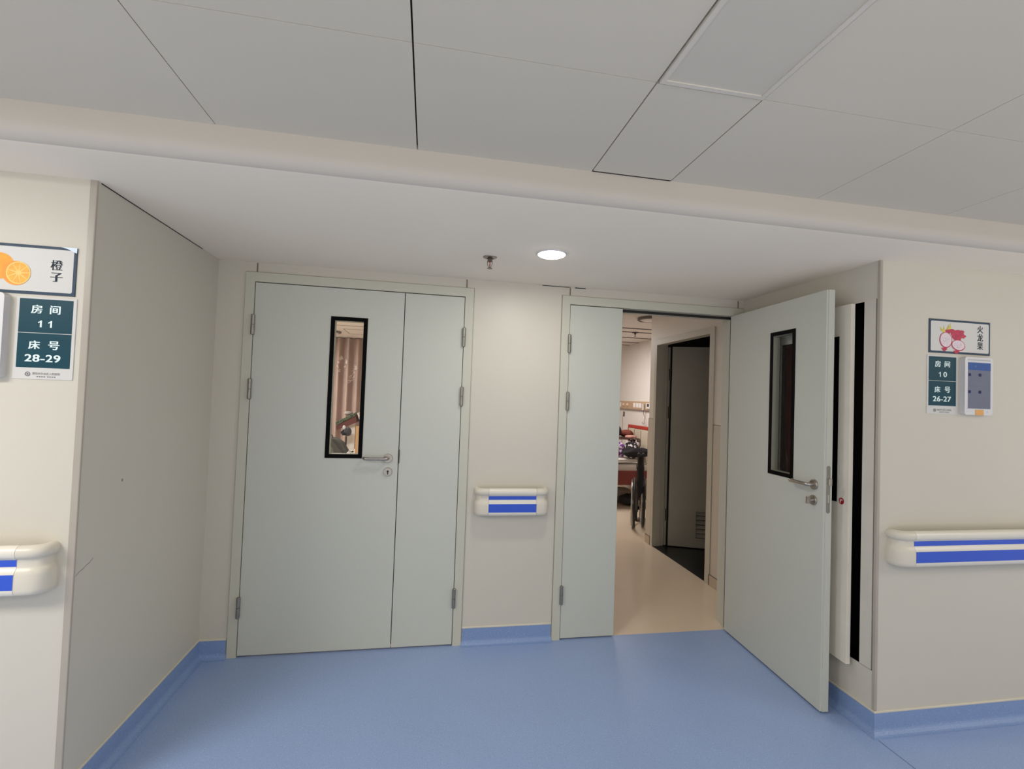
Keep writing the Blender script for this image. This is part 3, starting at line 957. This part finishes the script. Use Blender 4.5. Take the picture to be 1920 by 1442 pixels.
# round lamp on the lobby ceiling
rl = empty('round_ceiling_lamp', (2.285, 2.060, ZR))
tag(rl, 'round flush ceiling lamp with grey rim, just inside ward 10', 'ceiling light', 'ward ceiling lamps')
m = MB().lathe([(.148, 0), (.150, -.028), (.140, -.034), (.134, -.030), (.134, 0)], 40)
m.build('rim', mat('lamp_rim', (120, 112, 104), .45), rl, smooth='auto')
m = MB().lathe([(.134, -.022), (.10, -.036), (.04, -.042), (.001, -.043)], 36)
m.build('diffuser', mat('lamp_diffuser', (226, 220, 214), .4), rl, smooth=True)
sp2 = empty('ceiling_sprinkler.001', (2.60, 3.16, ZR))
tag(sp2, 'tiny dark sprinkler head on the slatted ceiling of ward 10', 'sprinkler', kind='thing')
m = MB().lathe([(.045, -.001), (.043, -.010), (.02, -.014), (.012, -.014), (.012, -.030), (.004, -.032)], 18)
m.build('escutcheon', M_dsteel, sp2, smooth='auto')
m = MB().lathe([(.004, -.03), (.004, -.055), (.016, -.056), (.016, -.059), (.004, -.059)], 16)
m.build('deflector', M_dsteel, sp2, smooth='auto')

# bed-head service panel on the right ward wall
WX = 3.15
bp_ = empty('bed_head_panel', (WX, 4.0, 1.38))
tag(bp_, 'tan horizontal service panel with white sockets on ward 10 wall above the bed', 'bed head panel')
local(bp_, MB().box(WX - .035, WX, 2.6, 5.9, 1.382, 1.510), 'trunking', mat('service_panel_tan', (190, 158, 128), .45), bevel=.006)
local(bp_, MB().box(WX - .038, WX, 2.6, 5.9, 1.376, 1.384), 'lower_edge', mat('service_panel_edge', (150, 134, 118), .4))
M_sock = mat('socket_plate', (236, 230, 224), .4)
for y, w in ((4.82, .05), (4.24, .040), (4.13, .040), (4.03, .040)):
    local(bp_, MB().box(WX - .041, WX - .035, y - w, y + w, 1.410, 1.485), 'socket', M_sock, bevel=.002)
for y in (4.665, 4.51):
    m = MB().lathe([(.030, 0), (.028, .012), (.010, .016), (.010, .030), (.001, .031)], 16, Matrix.Translation((WX - .035, y, 1.448)) @ Matrix.Rotation(-PI/2, 4, 'Y'))
    local(bp_, m, 'gas_outlet', mat('gas_outlet', (224, 196, 168), .4), smooth='auto')
m = MB().box(WX - .050, WX - .035, 3.68, 3.80, 1.405, 1.49)
bx = local(bp_, m, 'call_unit', M_sock, bevel=.002)
m = MB().box(WX - .0525, WX - .05, 3.71, 3.77, 1.432, 1.478)
for v in m.bm.verts: v.co -= bp_.location
m.build('screen', mat('call_screen', (60, 58, 60), .3), bx)
ch = empty('call_handset', (WX - .05, 3.89, 1.40))
tag(ch, 'white nurse call handset with thin cord hanging under the tan service panel', 'handset')
local(ch, MB().box(WX - .064, WX - .040, 3.872, 3.908, 1.375, 1.475), 'handset', M_white, bevel=.006)
pts = [(WX - .05, 3.89, 1.38)]
for k in range(1, 16):
    s = k / 15
    pts.append((WX - .03 - .01 * math.sin(s * 9), 3.89 + .02 * math.sin(s * 5), 1.38 - .20 * s))
pts += [(WX - .03, 3.93, 1.165), (WX - .03, 3.955, 1.175), (WX - .03, 3.95, 1.2)]
local(ch, MB().tube(pts, .004, 8), 'cord', mat('cord_grey', (120, 112, 108), .5), smooth=True)
ws = empty('wall_switch', (WX, 4.72, 1.29))
tag(ws, 'small dark switch on ward 10 wall below the tan service panel', 'switch')
local(ws, MB().box(WX - .010, WX, 4.69, 4.74, 1.25, 1.33), 'switch_plate', mat('switch_dark', (84, 72, 68), .4), bevel=.003)
local(ws, MB().tube([(WX - .006, 4.765, 1.27), (WX - .006, 4.77, 1.0), (WX - .006, 4.77, .7)], .004, 6), 'cord', mat('cord_beige', (176, 164, 150), .5))

# hospital bed of ward 10, head at the right wall
B0, B1 = 3.40, 4.32
hb = empty('hospital_bed', (2.1, (B0 + B1) / 2, 0))
tag(hb, 'hospital bed with red-brown side panel and orange-topped headboard in ward 10', 'bed', 'hospital beds')
M_rb = mat('bed_red_brown', (112, 40, 32), .4, var=.06)
M_hbp = mat('headboard_panel', (206, 192, 170), .45)
m = MB().box(3.055, 3.095, B0, B1, .42, 1.085)
hbd = local(hb, m, 'headboard', M_hbp, bevel=.008)
m = MB().box(3.05, 3.10, B0 - .005, B1 + .005, 1.085, 1.135).box(3.05, 3.10, B1 - .02, B1 + .012, .42, 1.09)
for v in m.bm.verts: v.co -= hb.location
m.build('headboard_rail', mat('headboard_orange', (172, 50, 36), .4), hbd, bevel=.008)
m = MB()
for y in (3.62, 3.86, 4.09):
    m.box(3.0535, 3.056, y - .008, y + .008, .5, 1.07)
for v in m.bm.verts: v.co -= hb.location
m.build('panel_groove', mat('headboard_groove', (140, 124, 100), .5), hbd)
local(hb, MB().box(1.08, 3.04, B0 + .02, B1 - .02, .40, .50), 'frame', mat('bed_frame', (170, 160, 150), .4))
m = MB().prism([(1.10, B0 - .02, .33), (2.84, B0 - .02, .33), (2.92, B0 - .02, .40), (2.97, B0 - .02, .50), (2.975, B0 - .02, .53), (2.90, B0 - .02, .525), (2.6, B0 - .02, .53), (1.10, B0 - .02, .53)], (0, .03, 0))
local(hb, m, 'side_panel', M_rb, bevel=.005)
local(hb, MB().box(1.08, 3.04, B0 + .015, B1 - .015, .50, .615), 'mattress', mat('mattress_white', (206, 198, 190), .7, bump=.3, bscale=40), bevel=.03)
for x in (1.3, 2.84):
    for y in (B0 + .08, B1 - .08):
        m = MB().tube([(x, y, .42), (x, y, .10)], .022, 12)
        m.lathe([(.05, -.013), (.055, -.008), (.055, .008), (.05, .013)], 20, Matrix.Translation((x, y, .056)) @ Matrix.Rotation(PI/2, 4, 'X'))
        local(hb, m, 'leg', mat('bed_leg', (150, 146, 142), .4, metal=.5), smooth='auto')

def cloth(name, label, cat, group, c, rx, ry, rz, m, seed, amp=.16, nu=40, nv=20, flat=None):
    random.seed(seed)
    mb = MB()
    ph = [random.uniform(0, 6.28) for _ in range(8)]
    fq = [random.choice((2, 3, 4, 5, 6, 7)) for _ in range(4)]
    rings = []
    for i in range(1, nv):
        t = PI * i / nv
        ring = []
        for k in range(nu):
            a = 2 * PI * k / nu
            w = 1 + amp * (.5 * math.sin(fq[0] * a + ph[0] + 2 * t) + .35 * math.sin(fq[1] * a + ph[1] - 3 * t) + .3 * math.sin(fq[2] * t * 1.7 + ph[2] + a))
            z = math.cos(t)
            s = math.sin(t) ** .7
            zz = rz * z * w if z > 0 else rz * z * .95
            ring.append((c[0] + rx * s * math.cos(a) * w, c[1] + ry * s * math.sin(a) * w, c[2] + zz))
        rings.append(ring)
    mb.loft(rings)
    o = mb.build(name, m, smooth=True)
    ctr = Vector((c[0], c[1], c[2] - rz * .95))
    for v in o.data.vertices: v.co -= ctr
    o.location = ctr
    return tag(o, label, cat, group)

def pattern(name, base, spot, scale, thr, rough=.8):
    m = mat(name, base, rough, var=.05, scale=20)
    nt = m.node_tree; n = nt.nodes
    bs = n['Principled BSDF']
    src = bs.inputs['Base Color'].links[0].from_socket
    tc = [x for x in n if x.type == 'TEX_COORD'][0]
    nz = n.new('ShaderNodeTexNoise'); nz.inputs['Scale'].default_value = scale; nz.inputs['Detail'].default_value = 1
    nt.links.new(tc.outputs['Object'], nz.inputs['Vector'])
    rp = n.new('ShaderNodeValToRGB')
    rp.color_ramp.elements[0].position = thr; rp.color_ramp.elements[1].position = thr + .03
    nt.links.new(nz.outputs['Fac'], rp.inputs['Fac'])
    mx = n.new('ShaderNodeMix'); mx.data_type = 'RGBA'
    nt.links.new(rp.outputs['Color'], mx.inputs[0]); nt.links.new(src, mx.inputs[6])
    mx.inputs[7].default_value = lin(*spot)
    nt.links.new(mx.outputs[2], bs.inputs['Base Color'])
    return m
M_blk = mat('black_cloth', (22, 20, 24), .85, bump=.2, bscale=60)
cloth('black_jacket', 'black jacket heaped along the bed edge in ward 10', 'jacket', None, (2.82, 3.49, .772), .22, .09, .066, M_blk, 3)
cloth('patterned_blanket', 'black and white patterned blanket bunched on the ward 10 bed', 'blanket', None, (2.89, 3.76, .790), .115, .12, .150, pattern('black_white_pattern', (28, 24, 28), (214, 202, 202), 26, .52), 5)
cloth('purple_blanket', 'purple and white floral blanket bunched on the ward 10 bed', 'blanket', None, (2.65, 3.78, .765), .11, .12, .135, pattern('purple_pattern', (108, 54, 128), (200, 186, 200), 22, .5), 8)
cloth('pink_towel', 'pale pink towel folded on top of the patterned blanket', 'towel', None, (2.84, 3.74, .980), .085, .06, .024, mat('pink_cloth', (206, 152, 140), .85), 9, amp=.08)
cloth('brown_cushion', 'round reddish brown cushion at the head of the ward 10 bed', 'cushion', None, (2.91, 4.06, 1.005), .105, .11, .055, mat('brown_cloth', (124, 58, 44), .8, var=.2, scale=30), 11, amp=.05)
cloth('dark_bag', 'dark purple bag on the overbed table beside the brown cushion', 'bag', None, (2.70, 3.97, 1.042), .08, .10, .085, mat('dark_purple_cloth', (44, 30, 46), .8), 12, amp=.06)
ot = empty('overbed_table', (2.66, 3.98, 0))
tag(ot, 'brown overbed table board across the ward 10 bed', 'table')
local(ot, MB().box(2.25, 3.04, 3.84, 4.26, .928, .948), 'table_top', mat('table_brown', (92, 60, 46), .4), bevel=.006)
m = MB().tube([(2.35, B1 + .06, .93), (2.35, B1 + .06, .03)], .02, 12).tube([(2.35, 4.22, .915), (2.35, B1 + .06, .915)], .018, 10)
m.box(2.3, 2.4, 3.7, B1 + .10, .02, .05)
local(ot, m, 'pedestal', M_hinge, smooth='auto')
cloth('white_duvet', 'crumpled white duvet along the near edge of the ward 10 bed', 'duvet', None, (2.25, 3.50, .660), .68, .11, .038, mat('duvet_white', (204, 196, 188), .8, bump=.4, bscale=30), 17, amp=.14)
cloth('red_towel', 'small dark red towel beside the purple blanket on the ward 10 bed', 'towel', None, (2.545, 3.56, .745), .05, .030, .040, mat('red_cloth', (120, 26, 30), .85), 18, amp=.06)
cloth('beige_bundle', 'crumpled beige cloth bundle lying on the floor under the ward 10 bed', 'cloth', None, (2.74, 3.92, .10), .20, .16, .10, mat('beige_cloth', (176, 160, 146), .85), 14, amp=.1)
cloth('black_shoe_bag', 'black bag on the floor under the ward 10 bed', 'bag', None, (2.80, 3.62, .078), .16, .12, .078, mat('black_bag', (30, 32, 36), .6), 15, amp=.1)

# folded wheelchair parked against the lobby corner
wc = empty('wheelchair', (2.40, 2.46, 0), rz=-math.radians(24))
tag(wc, 'folded wheelchair with black fabric back parked by the ward lobby corner', 'wheelchair')
M_tyre = mat('tyre_black', (22, 22, 23), .6)
M_chr = mat('wheelchair_chrome', (186, 184, 182), .22, metal=1.0)
def torus(mb, R, r, M, seg=40, ss=10):
    pts = []
    rings = []
    for i in range(seg + 1):
        a = 2 * PI * i / seg
        rings.append([M @ Vector(((R + r * math.cos(2*PI*k/ss)) * math.cos(a), (R + r * math.cos(2*PI*k/ss)) * math.sin(a), r * math.sin(2*PI*k/ss))) for k in range(ss)])
    return mb.loft(rings, caps=False)
for wx, wy, R in ((-.065, -.03, .298), (.045, .06, .298)):
    T = Matrix.Translation((wx, wy, R)) @ Matrix.Rotation(PI/2, 4, 'Y')
    w = torus(MB(), R - .014, .014, T).build('wheel', M_tyre, wc, smooth=True)
    T2 = Matrix.Translation((wx - .028, wy, R)) @ Matrix.Rotation(PI/2, 4, 'Y')
    torus(MB(), R - .035, .008, T2).build('hand_rim', M_chr, w, smooth=True)
    m = MB().lathe([(.022, -.03), (.022, .03)], 14, T)
    for k in range(12):
        a = 2 * PI * k / 12
        m.tube([T @ Vector((.02 * math.cos(a), .02 * math.sin(a), 0)), T @ Vector(((R - .02) * math.cos(a), (R - .02) * math.sin(a), 0))], .0022, 5)
    m.build('spokes', M_chr, w)
for wx in (-.03, .02):
    m = MB()
    # side frame: push handle, back post, arm tube, front post, foot hanger
    m.tube([(wx, -.30, .90), (wx, -.20, .90), (wx, -.17, .86), (wx, -.16, .45), (wx, -.15, .22)], .011, 10)
    m.tube([(wx, -.16, .70), (wx, .16, .70), (wx, .20, .66), (wx, .22, .48)], .011, 10)
    m.tube([(wx, -.16, .48), (wx, .30, .48), (wx, .36, .40), (wx, .42, .14)], .011, 10)
    m.tube([(wx, -.15, .22), (wx, .30, .22), (wx, .30, .46)], .010, 10)
    m.build('side_frame', M_dsteel, wc, smooth='auto')
    m = MB().tube([(wx, -.40, .905), (wx, -.29, .90)], .017, 12)
    m.build('push_grip', M_tyre, wc, smooth='auto')
    MB().box(wx - .02, wx + .02, -.14, .15, .705, .735).build('armrest', M_tyre, wc, bevel=.006)
    T = Matrix.Translation((wx, .33, .085)) @ Matrix.Rotation(PI/2, 4, 'Y')
    m = MB().lathe([(.06, -.012), (.085, -.012), (.085, .012), (.06, .012)], 24, T).tube([(wx, .32, .22), (wx, .33, .085)], .010, 8)
    m.build('caster', M_tyre, wc, smooth='auto')
    MB().box(wx - .05, wx + .05, .40, .52, .12, .14).build('footrest', M_tyre, wc, bevel=.004)
m = MB().loft([[(-.03, -.172 , z), (-.002, -.155, z), (.02, -.172, z), (.02, -.150, z), (-.002, -.13, z), (-.03, -.150, z)] for z in (.46, .60, .74, .86)])
m.build('back_fabric', M_blk, wc)
m = MB().loft([[(-.03, y, .50), (-.005, y, .40), (.02, y, .50), (.02, y, .515), (-.005, y, .42), (-.03, y, .515)] for y in (-.14, .0, .14, .28)])
m.build('seat_fabric', M_blk, wc)
bc = MB().ellipsoid((.0, -.155, .64), .040, .045, .26).build('draped_coat', M_blk, wc, smooth=True)  # black coat hung over the chair back, parented to the wheelchair

# ================================================================== WARD 11 (seen through the closed door's vision panel)
struct(box('wall_ward_left', M_wwall, -4.2, -4.1, WT, 7.2, 0, ZR))
struct(box('wall_ward_end', M_wwall, -4.1, .33, 6.1, 6.2, 0, ZR))
# pleated window curtain
cu = MB()
M_cur = mat('curtain_cloth', (172, 148, 137), .9, var=.06, scale=4, spec=.05)
n = 260
fr, bk = [], []
for k in range(n + 1):
    x = -3.2 + 3.2 * k / n
    y = 5.80 + .046 * math.sin(x * 2 * PI / .165 + .9 * math.sin(x * 3.1)) + .014 * math.sin(x * 41)
    fr.append((x, y))
cu.loft([[(x, y, z) for x, y in fr] for z in (.10, .9, 1.7, ZR - .012)], closed=False, caps=False)
cur = cu.build('window_curtain', M_cur, smooth=True)
tag(cur, 'pleated pinkish brown window curtain with pale flower print in ward 11', 'curtain')
# pale flower print: petals laid on the cloth
def curt_y(x): return 5.80 + .046 * math.sin(x * 2 * PI / .165 + .9 * math.sin(x * 3.1)) + .014 * math.sin(x * 41) - .010
m = MB()
random.seed(4)
def petal(cx, cz, rx, rz, rot):
    p = []
    for k in range(10):
        a = 2 * PI * k / 10
        x, z = rx * math.cos(a), rz * math.sin(a)
        X = cx + x * math.cos(rot) - z * math.sin(rot)
        p.append((X, curt_y(X), cz + x * math.sin(rot) + z * math.cos(rot)))
    m.poly(p)
for cx, cz, r in ((-1.685, 2.10, .5), (-1.675, 2.075, 1.0), (-1.60, 2.045, .5), (-1.585, 2.02, 1.0), (-1.62, 1.94, .6), (-1.70, 2.0, .4), (-1.72, 1.93, .4), (-1.69, 1.86, .5)):
    for k in range(3):
        petal(cx + random.uniform(-.014, .014), cz + random.uniform(-.02, .02), .010 * r + .004, .022 * r + .004, random.uniform(-.8, .8))
for k in range(26):
    s = random.random()
    petal(-1.52 + .10 * s + random.uniform(-.03, .03), 1.66 + .28 * s + random.uniform(-.03, .03), .006, .024, -.6 + random.uniform(-.6, .6))
m.build('flower_print', mat('curtain_print', (222, 206, 196), .8), cur)
g = MB().box(-3.2, 0.1, 4.235 - .012, 4.235 + .012, ZR - .0015, ZR)
struct(g.build('trim_8', M_slot))
rl2 = empty('round_ceiling_lamp.001', (-1.70, 4.98, ZR))
tag(rl2, 'round flush ceiling lamp with grey rim, seen through the closed door glass', 'ceiling light', 'ward ceiling lamps')
m = MB().lathe([(.148, 0), (.150, -.028), (.140, -.034), (.134, -.030), (.134, 0)], 40)
m.build('rim', bpy.data.materials['lamp_rim'], rl2, smooth='auto')
m = MB().lathe([(.134, -.022), (.10, -.036), (.04, -.042), (.001, -.043)], 36)
m.build('diffuser', bpy.data.materials['lamp_diffuser'], rl2, smooth=True)
lp2 = empty('ceiling_hatch', (-1.1, 4.9, ZR))
tag(lp2, 'square ceiling hatch with thin grey frame, seen through the closed door glass', 'ceiling hatch')
b = MB()
for a in ((-1.46, -.86, 4.60, 4.615), (-1.46, -.86, 5.185, 5.20), (-1.46, -1.445, 4.615, 5.185), (-.875, -.86, 4.615, 5.185)):
    b.box(*a, ZR - .004, ZR)
local(lp2, b, 'frame', M_edge)
local(lp2, MB().box(-1.445, -.875, 4.615, 5.185, ZR - .002, ZR), 'cover', M_wceil)

# bed of ward 11 with the backrest raised
b2 = empty('hospital_bed.001', (-1.5, 4.3, 0))
tag(b2, 'hospital bed with raised backrest, seen through the closed door glass', 'bed', 'hospital beds')
local(b2, MB().box(-2.6, -.75, 4.06, 4.92, .42, .50), 'frame', mat('bed_frame_pale', (196, 190, 184), .4))
def slab(name, m, pts, y0, y1, **k):
    return local(b2, MB().prism([(x, y0, z) for x, z in pts], (0, y1 - y0, 0)), name, m, **k)
slab('backrest_board', mat('backrest_red_brown', (104, 52, 46), .45), [(-1.392, 1.015), (-1.132, 1.168), (-1.12, 1.075), (-1.385, .955)], 4.02, 4.90)
slab('backrest_mattress', pattern('green_pattern', (96, 106, 84), (44, 48, 40), 40, .52), [(-1.40, 1.070), (-1.132, 1.214), (-1.122, 1.172), (-1.388, 1.022)], 4.0, 4.92, bevel=.006)
slab('mattress', mat('mattress_white2', (216, 208, 204), .7), [(-2.6, .50), (-1.1, .50), (-1.1, .60), (-2.6, .60)], 4.06, 4.92, bevel=.02)
slab('side_rail', mat('bed_white_panel', (244, 236, 230), .4), [(-1.30, .60), (-1.225, 1.02), (-1.145, 1.062), (-1.150, .60)], 4.10, 4.12)
slab('headboard', mat('bed_wood', (222, 176, 124), .45), [(-1.128, .42), (-1.128, 1.02), (-1.075, 1.02), (-1.075, .42)], 4.04, 4.90, bevel=.006)
slab('headboard_rail', mat('bed_rail_pale', (232, 214, 208), .4), [(-1.122, 1.205), (-1.098, 1.206), (-1.055, 1.125), (-1.06, .86), (-1.078, .86), (-1.08, 1.10)], 4.02, 4.86, bevel=.004)
for x in (-2.4, -1.0):
    for y in (4.14, 4.84):
        local(b2, MB().tube([(x, y, .43), (x, y, 0)], .02, 10), 'leg', M_hinge, smooth='auto')
cloth('crumpled_cloth', 'pale crumpled cloth lying on the raised bed backrest, seen through door glass', 'cloth', None, (-1.275, 4.3, 1.184), .06, .10, .030, mat('pillow_white', (150, 138, 134), .8), 31, amp=.06)
cap = empty('peaked_hat', (-1.245, 3.985, .93))
tag(cap, 'black cap hung at the bed backrest, seen through the closed door glass', 'cap')
m = MB().ellipsoid((-1.222, 3.96, .945), .052, .05, .062, jitter=.0)
local(cap, m, 'crown', mat('cap_charcoal', (66, 62, 66), .8), smooth=True)
m = MB().loft([[(-1.255 + a, 3.93 + c, .945 - .35 * abs(a) - s), (-1.30 + a * .5, 3.92 + c * .5, .925 - s)] for a, c, s in ((-.02, -.02, 0), (.0, -.03, .004), (.02, -.03, .012), (.035, -.02, .03))], closed=False, caps=False)
m.prism([(-1.318, 3.95, .935), (-1.262, 3.95, .990), (-1.25, 3.95, .93), (-1.27, 3.95, .905)], (0, .012, 0))
local(cap, m, 'brim', M_blk)
local(cap, MB().ellipsoid((-1.268, 3.93, 1.005), .020, .012, .030), 'badge', M_white, smooth=True)
cl = empty('bed_post', (-1.245, 4.0, 0))
tag(cl, 'thin dark post carrying the black cap, seen through the closed door glass', 'post')
local(cl, MB().tube([(-1.246, 4.0, .875), (-1.244, 4.0, .02)], .010, 10), 'pole', M_dsteel, smooth='auto')
local(cl, MB().lathe([(.10, 0), (.10, .012), (.02, .02)], 24, Matrix.Translation((-1.244, 4.0, 0))), 'base', M_dsteel, smooth='auto')
ck = empty('bedside_cabinet', (-1.40, 3.62, 0))
tag(ck, 'grey bedside cabinet under the olive backpack, mostly hidden by the closed door', 'cabinet')
local(ck, MB().box(-1.62, -1.0, 3.45, 3.80, .0, .60), 'body', mat('cabinet_grey', (178, 172, 166), .4), bevel=.006)
local(ck, MB().box(-1.60, -1.02, 3.435, 3.45, .08, .56), 'door', mat('cabinet_grey_door', (188, 182, 176), .4), bevel=.004)
bk_ = empty('backpack', (-1.33, 3.6, .60))
M_olive = mat('olive_canvas', (70, 69, 60), .85, var=.15, scale=25, bump=.1, bscale=20)
tag(bk_, 'dark olive backpack with top handle on cabinet, seen through the closed door glass', 'bag')
m = MB()
m.loft([[(xa, 3.53, z), (xb, 3.53, z), (xb, 3.71, z), (xa, 3.71, z)] for z, xa, xb in ((.602, -1.52, -1.12), (.66, -1.52, -1.125), (.76, -1.51, -1.18), (.83, -1.50, -1.22), (.875, -1.48, -1.29), (.89, -1.45, -1.33))])
local(bk_, m, 'body', M_olive, bevel=.02, smooth='auto')
m = MB().ellipsoid((-1.40, 3.525, .70), .09, .03, .10)
local(bk_, m, 'front_pocket', mat('olive_canvas_light', (98, 97, 84), .85, var=.12, scale=25), smooth=True)
m = MB().tube([(-1.43, 3.62, .88), (-1.425, 3.62, .925), (-1.40, 3.62, .94), (-1.37, 3.62, .93), (-1.355, 3.62, .90), (-1.355, 3.62, .86)], .008, 8)
local(bk_, m, 'handle', mat('handle_black', (34, 34, 34), .6), smooth='auto')
m = MB().tube([(-1.33, 3.535, .87), (-1.25, 3.522, .79), (-1.19, 3.52, .70)], .014, 8)
local(bk_, m, 'strap', mat('strap_charcoal', (52, 48, 48), .8), smooth='auto')
cloth('brown_hat', 'pale brown knitted hat behind the backpack handle, seen through door glass', 'hat', None, (-1.46, 3.70, .955), .075, .06, .035, mat('hat_brown', (170, 140, 124), .85), 33, amp=.05)
hc = cloth('floral_cloth', 'black and white floral cloth beside the backpack, seen through door glass', 'cloth', None, (-1.10, 3.480, .672), .055, .030, .070, pattern('floral_small', (230, 222, 216), (40, 36, 36), 45, .54), 35, amp=.1)

# ================================================================== LIGHT
def area(name, loc, sx, sy, power, col=(1, .97, .93), rot=(0, 0, 0)):
    l = bpy.data.lights.new(name, 'AREA')
    l.shape = 'RECTANGLE'; l.size = sx; l.size_y = sy; l.energy = power; l.color = col
    o = bpy.data.objects.new(name, l)
    COL.objects.link(o); o.location = loc; o.rotation_euler = rot
    return o
area('corridor_panel', (-2.6, -2.4, ZC - .01), 1.2, .6, 58)
area('corridor_panel', (4.4, -2.8, ZC - .01), 1.2, .6, 30)
area('corridor_panel', (.4, -3.6, ZC - .01), 1.2, .6, 26)
p = bpy.data.lights.new('downlight_lamp', 'AREA')
p.shape = 'DISK'; p.size = .12; p.energy = 4.8; p.color = (1, .98, .95)
po = bpy.data.objects.new('downlight_lamp', p); COL.objects.link(po); po.location = (.421, -.64, ZS - .022)
area('ward_ten_lamp', (1.7, 3.6, ZR - .02), 1.2, .6, 44, (1, .97, .955))
area('ward_eleven_unseen_light', (-2.7, 4.3, ZR - .02), .6, .6, 85, (1, .98, .965))  # unseen ward light, set to one side to rake the curtain

area('ward_eleven_unseen_light', (-1.5, 1.9, ZR - .02), .9, .3, 52, (1, .98, .965))  # added unseen light, brightens the bed from the front
w = bpy.data.worlds.new('ambient')
SC.world = w
w.use_nodes = True
bg = w.node_tree.nodes['Background']
bg.inputs[0].default_value = (1.0, .97, .93, 1)
# added ambient: brighter from below to lift the ceiling, dimmer towards the horizon
wn = w.node_tree.nodes
tcw = wn.new('ShaderNodeTexCoord'); spx = wn.new('ShaderNodeSeparateXYZ'); mr = wn.new('ShaderNodeMapRange')
w.node_tree.links.new(tcw.outputs['Generated'], spx.inputs[0])
w.node_tree.links.new(spx.outputs['Z'], mr.inputs['Value'])
mr.inputs['From Min'].default_value = -.55; mr.inputs['From Max'].default_value = -.05
mr.inputs['To Min'].default_value = 2.3; mr.inputs['To Max'].default_value = .75
w.node_tree.links.new(mr.outputs['Result'], bg.inputs[1])

SC.view_settings.view_transform = 'Standard'
SC.view_settings.look = 'None'
SC.view_settings.exposure = 0.0
SC.view_settings.gamma = 1.0
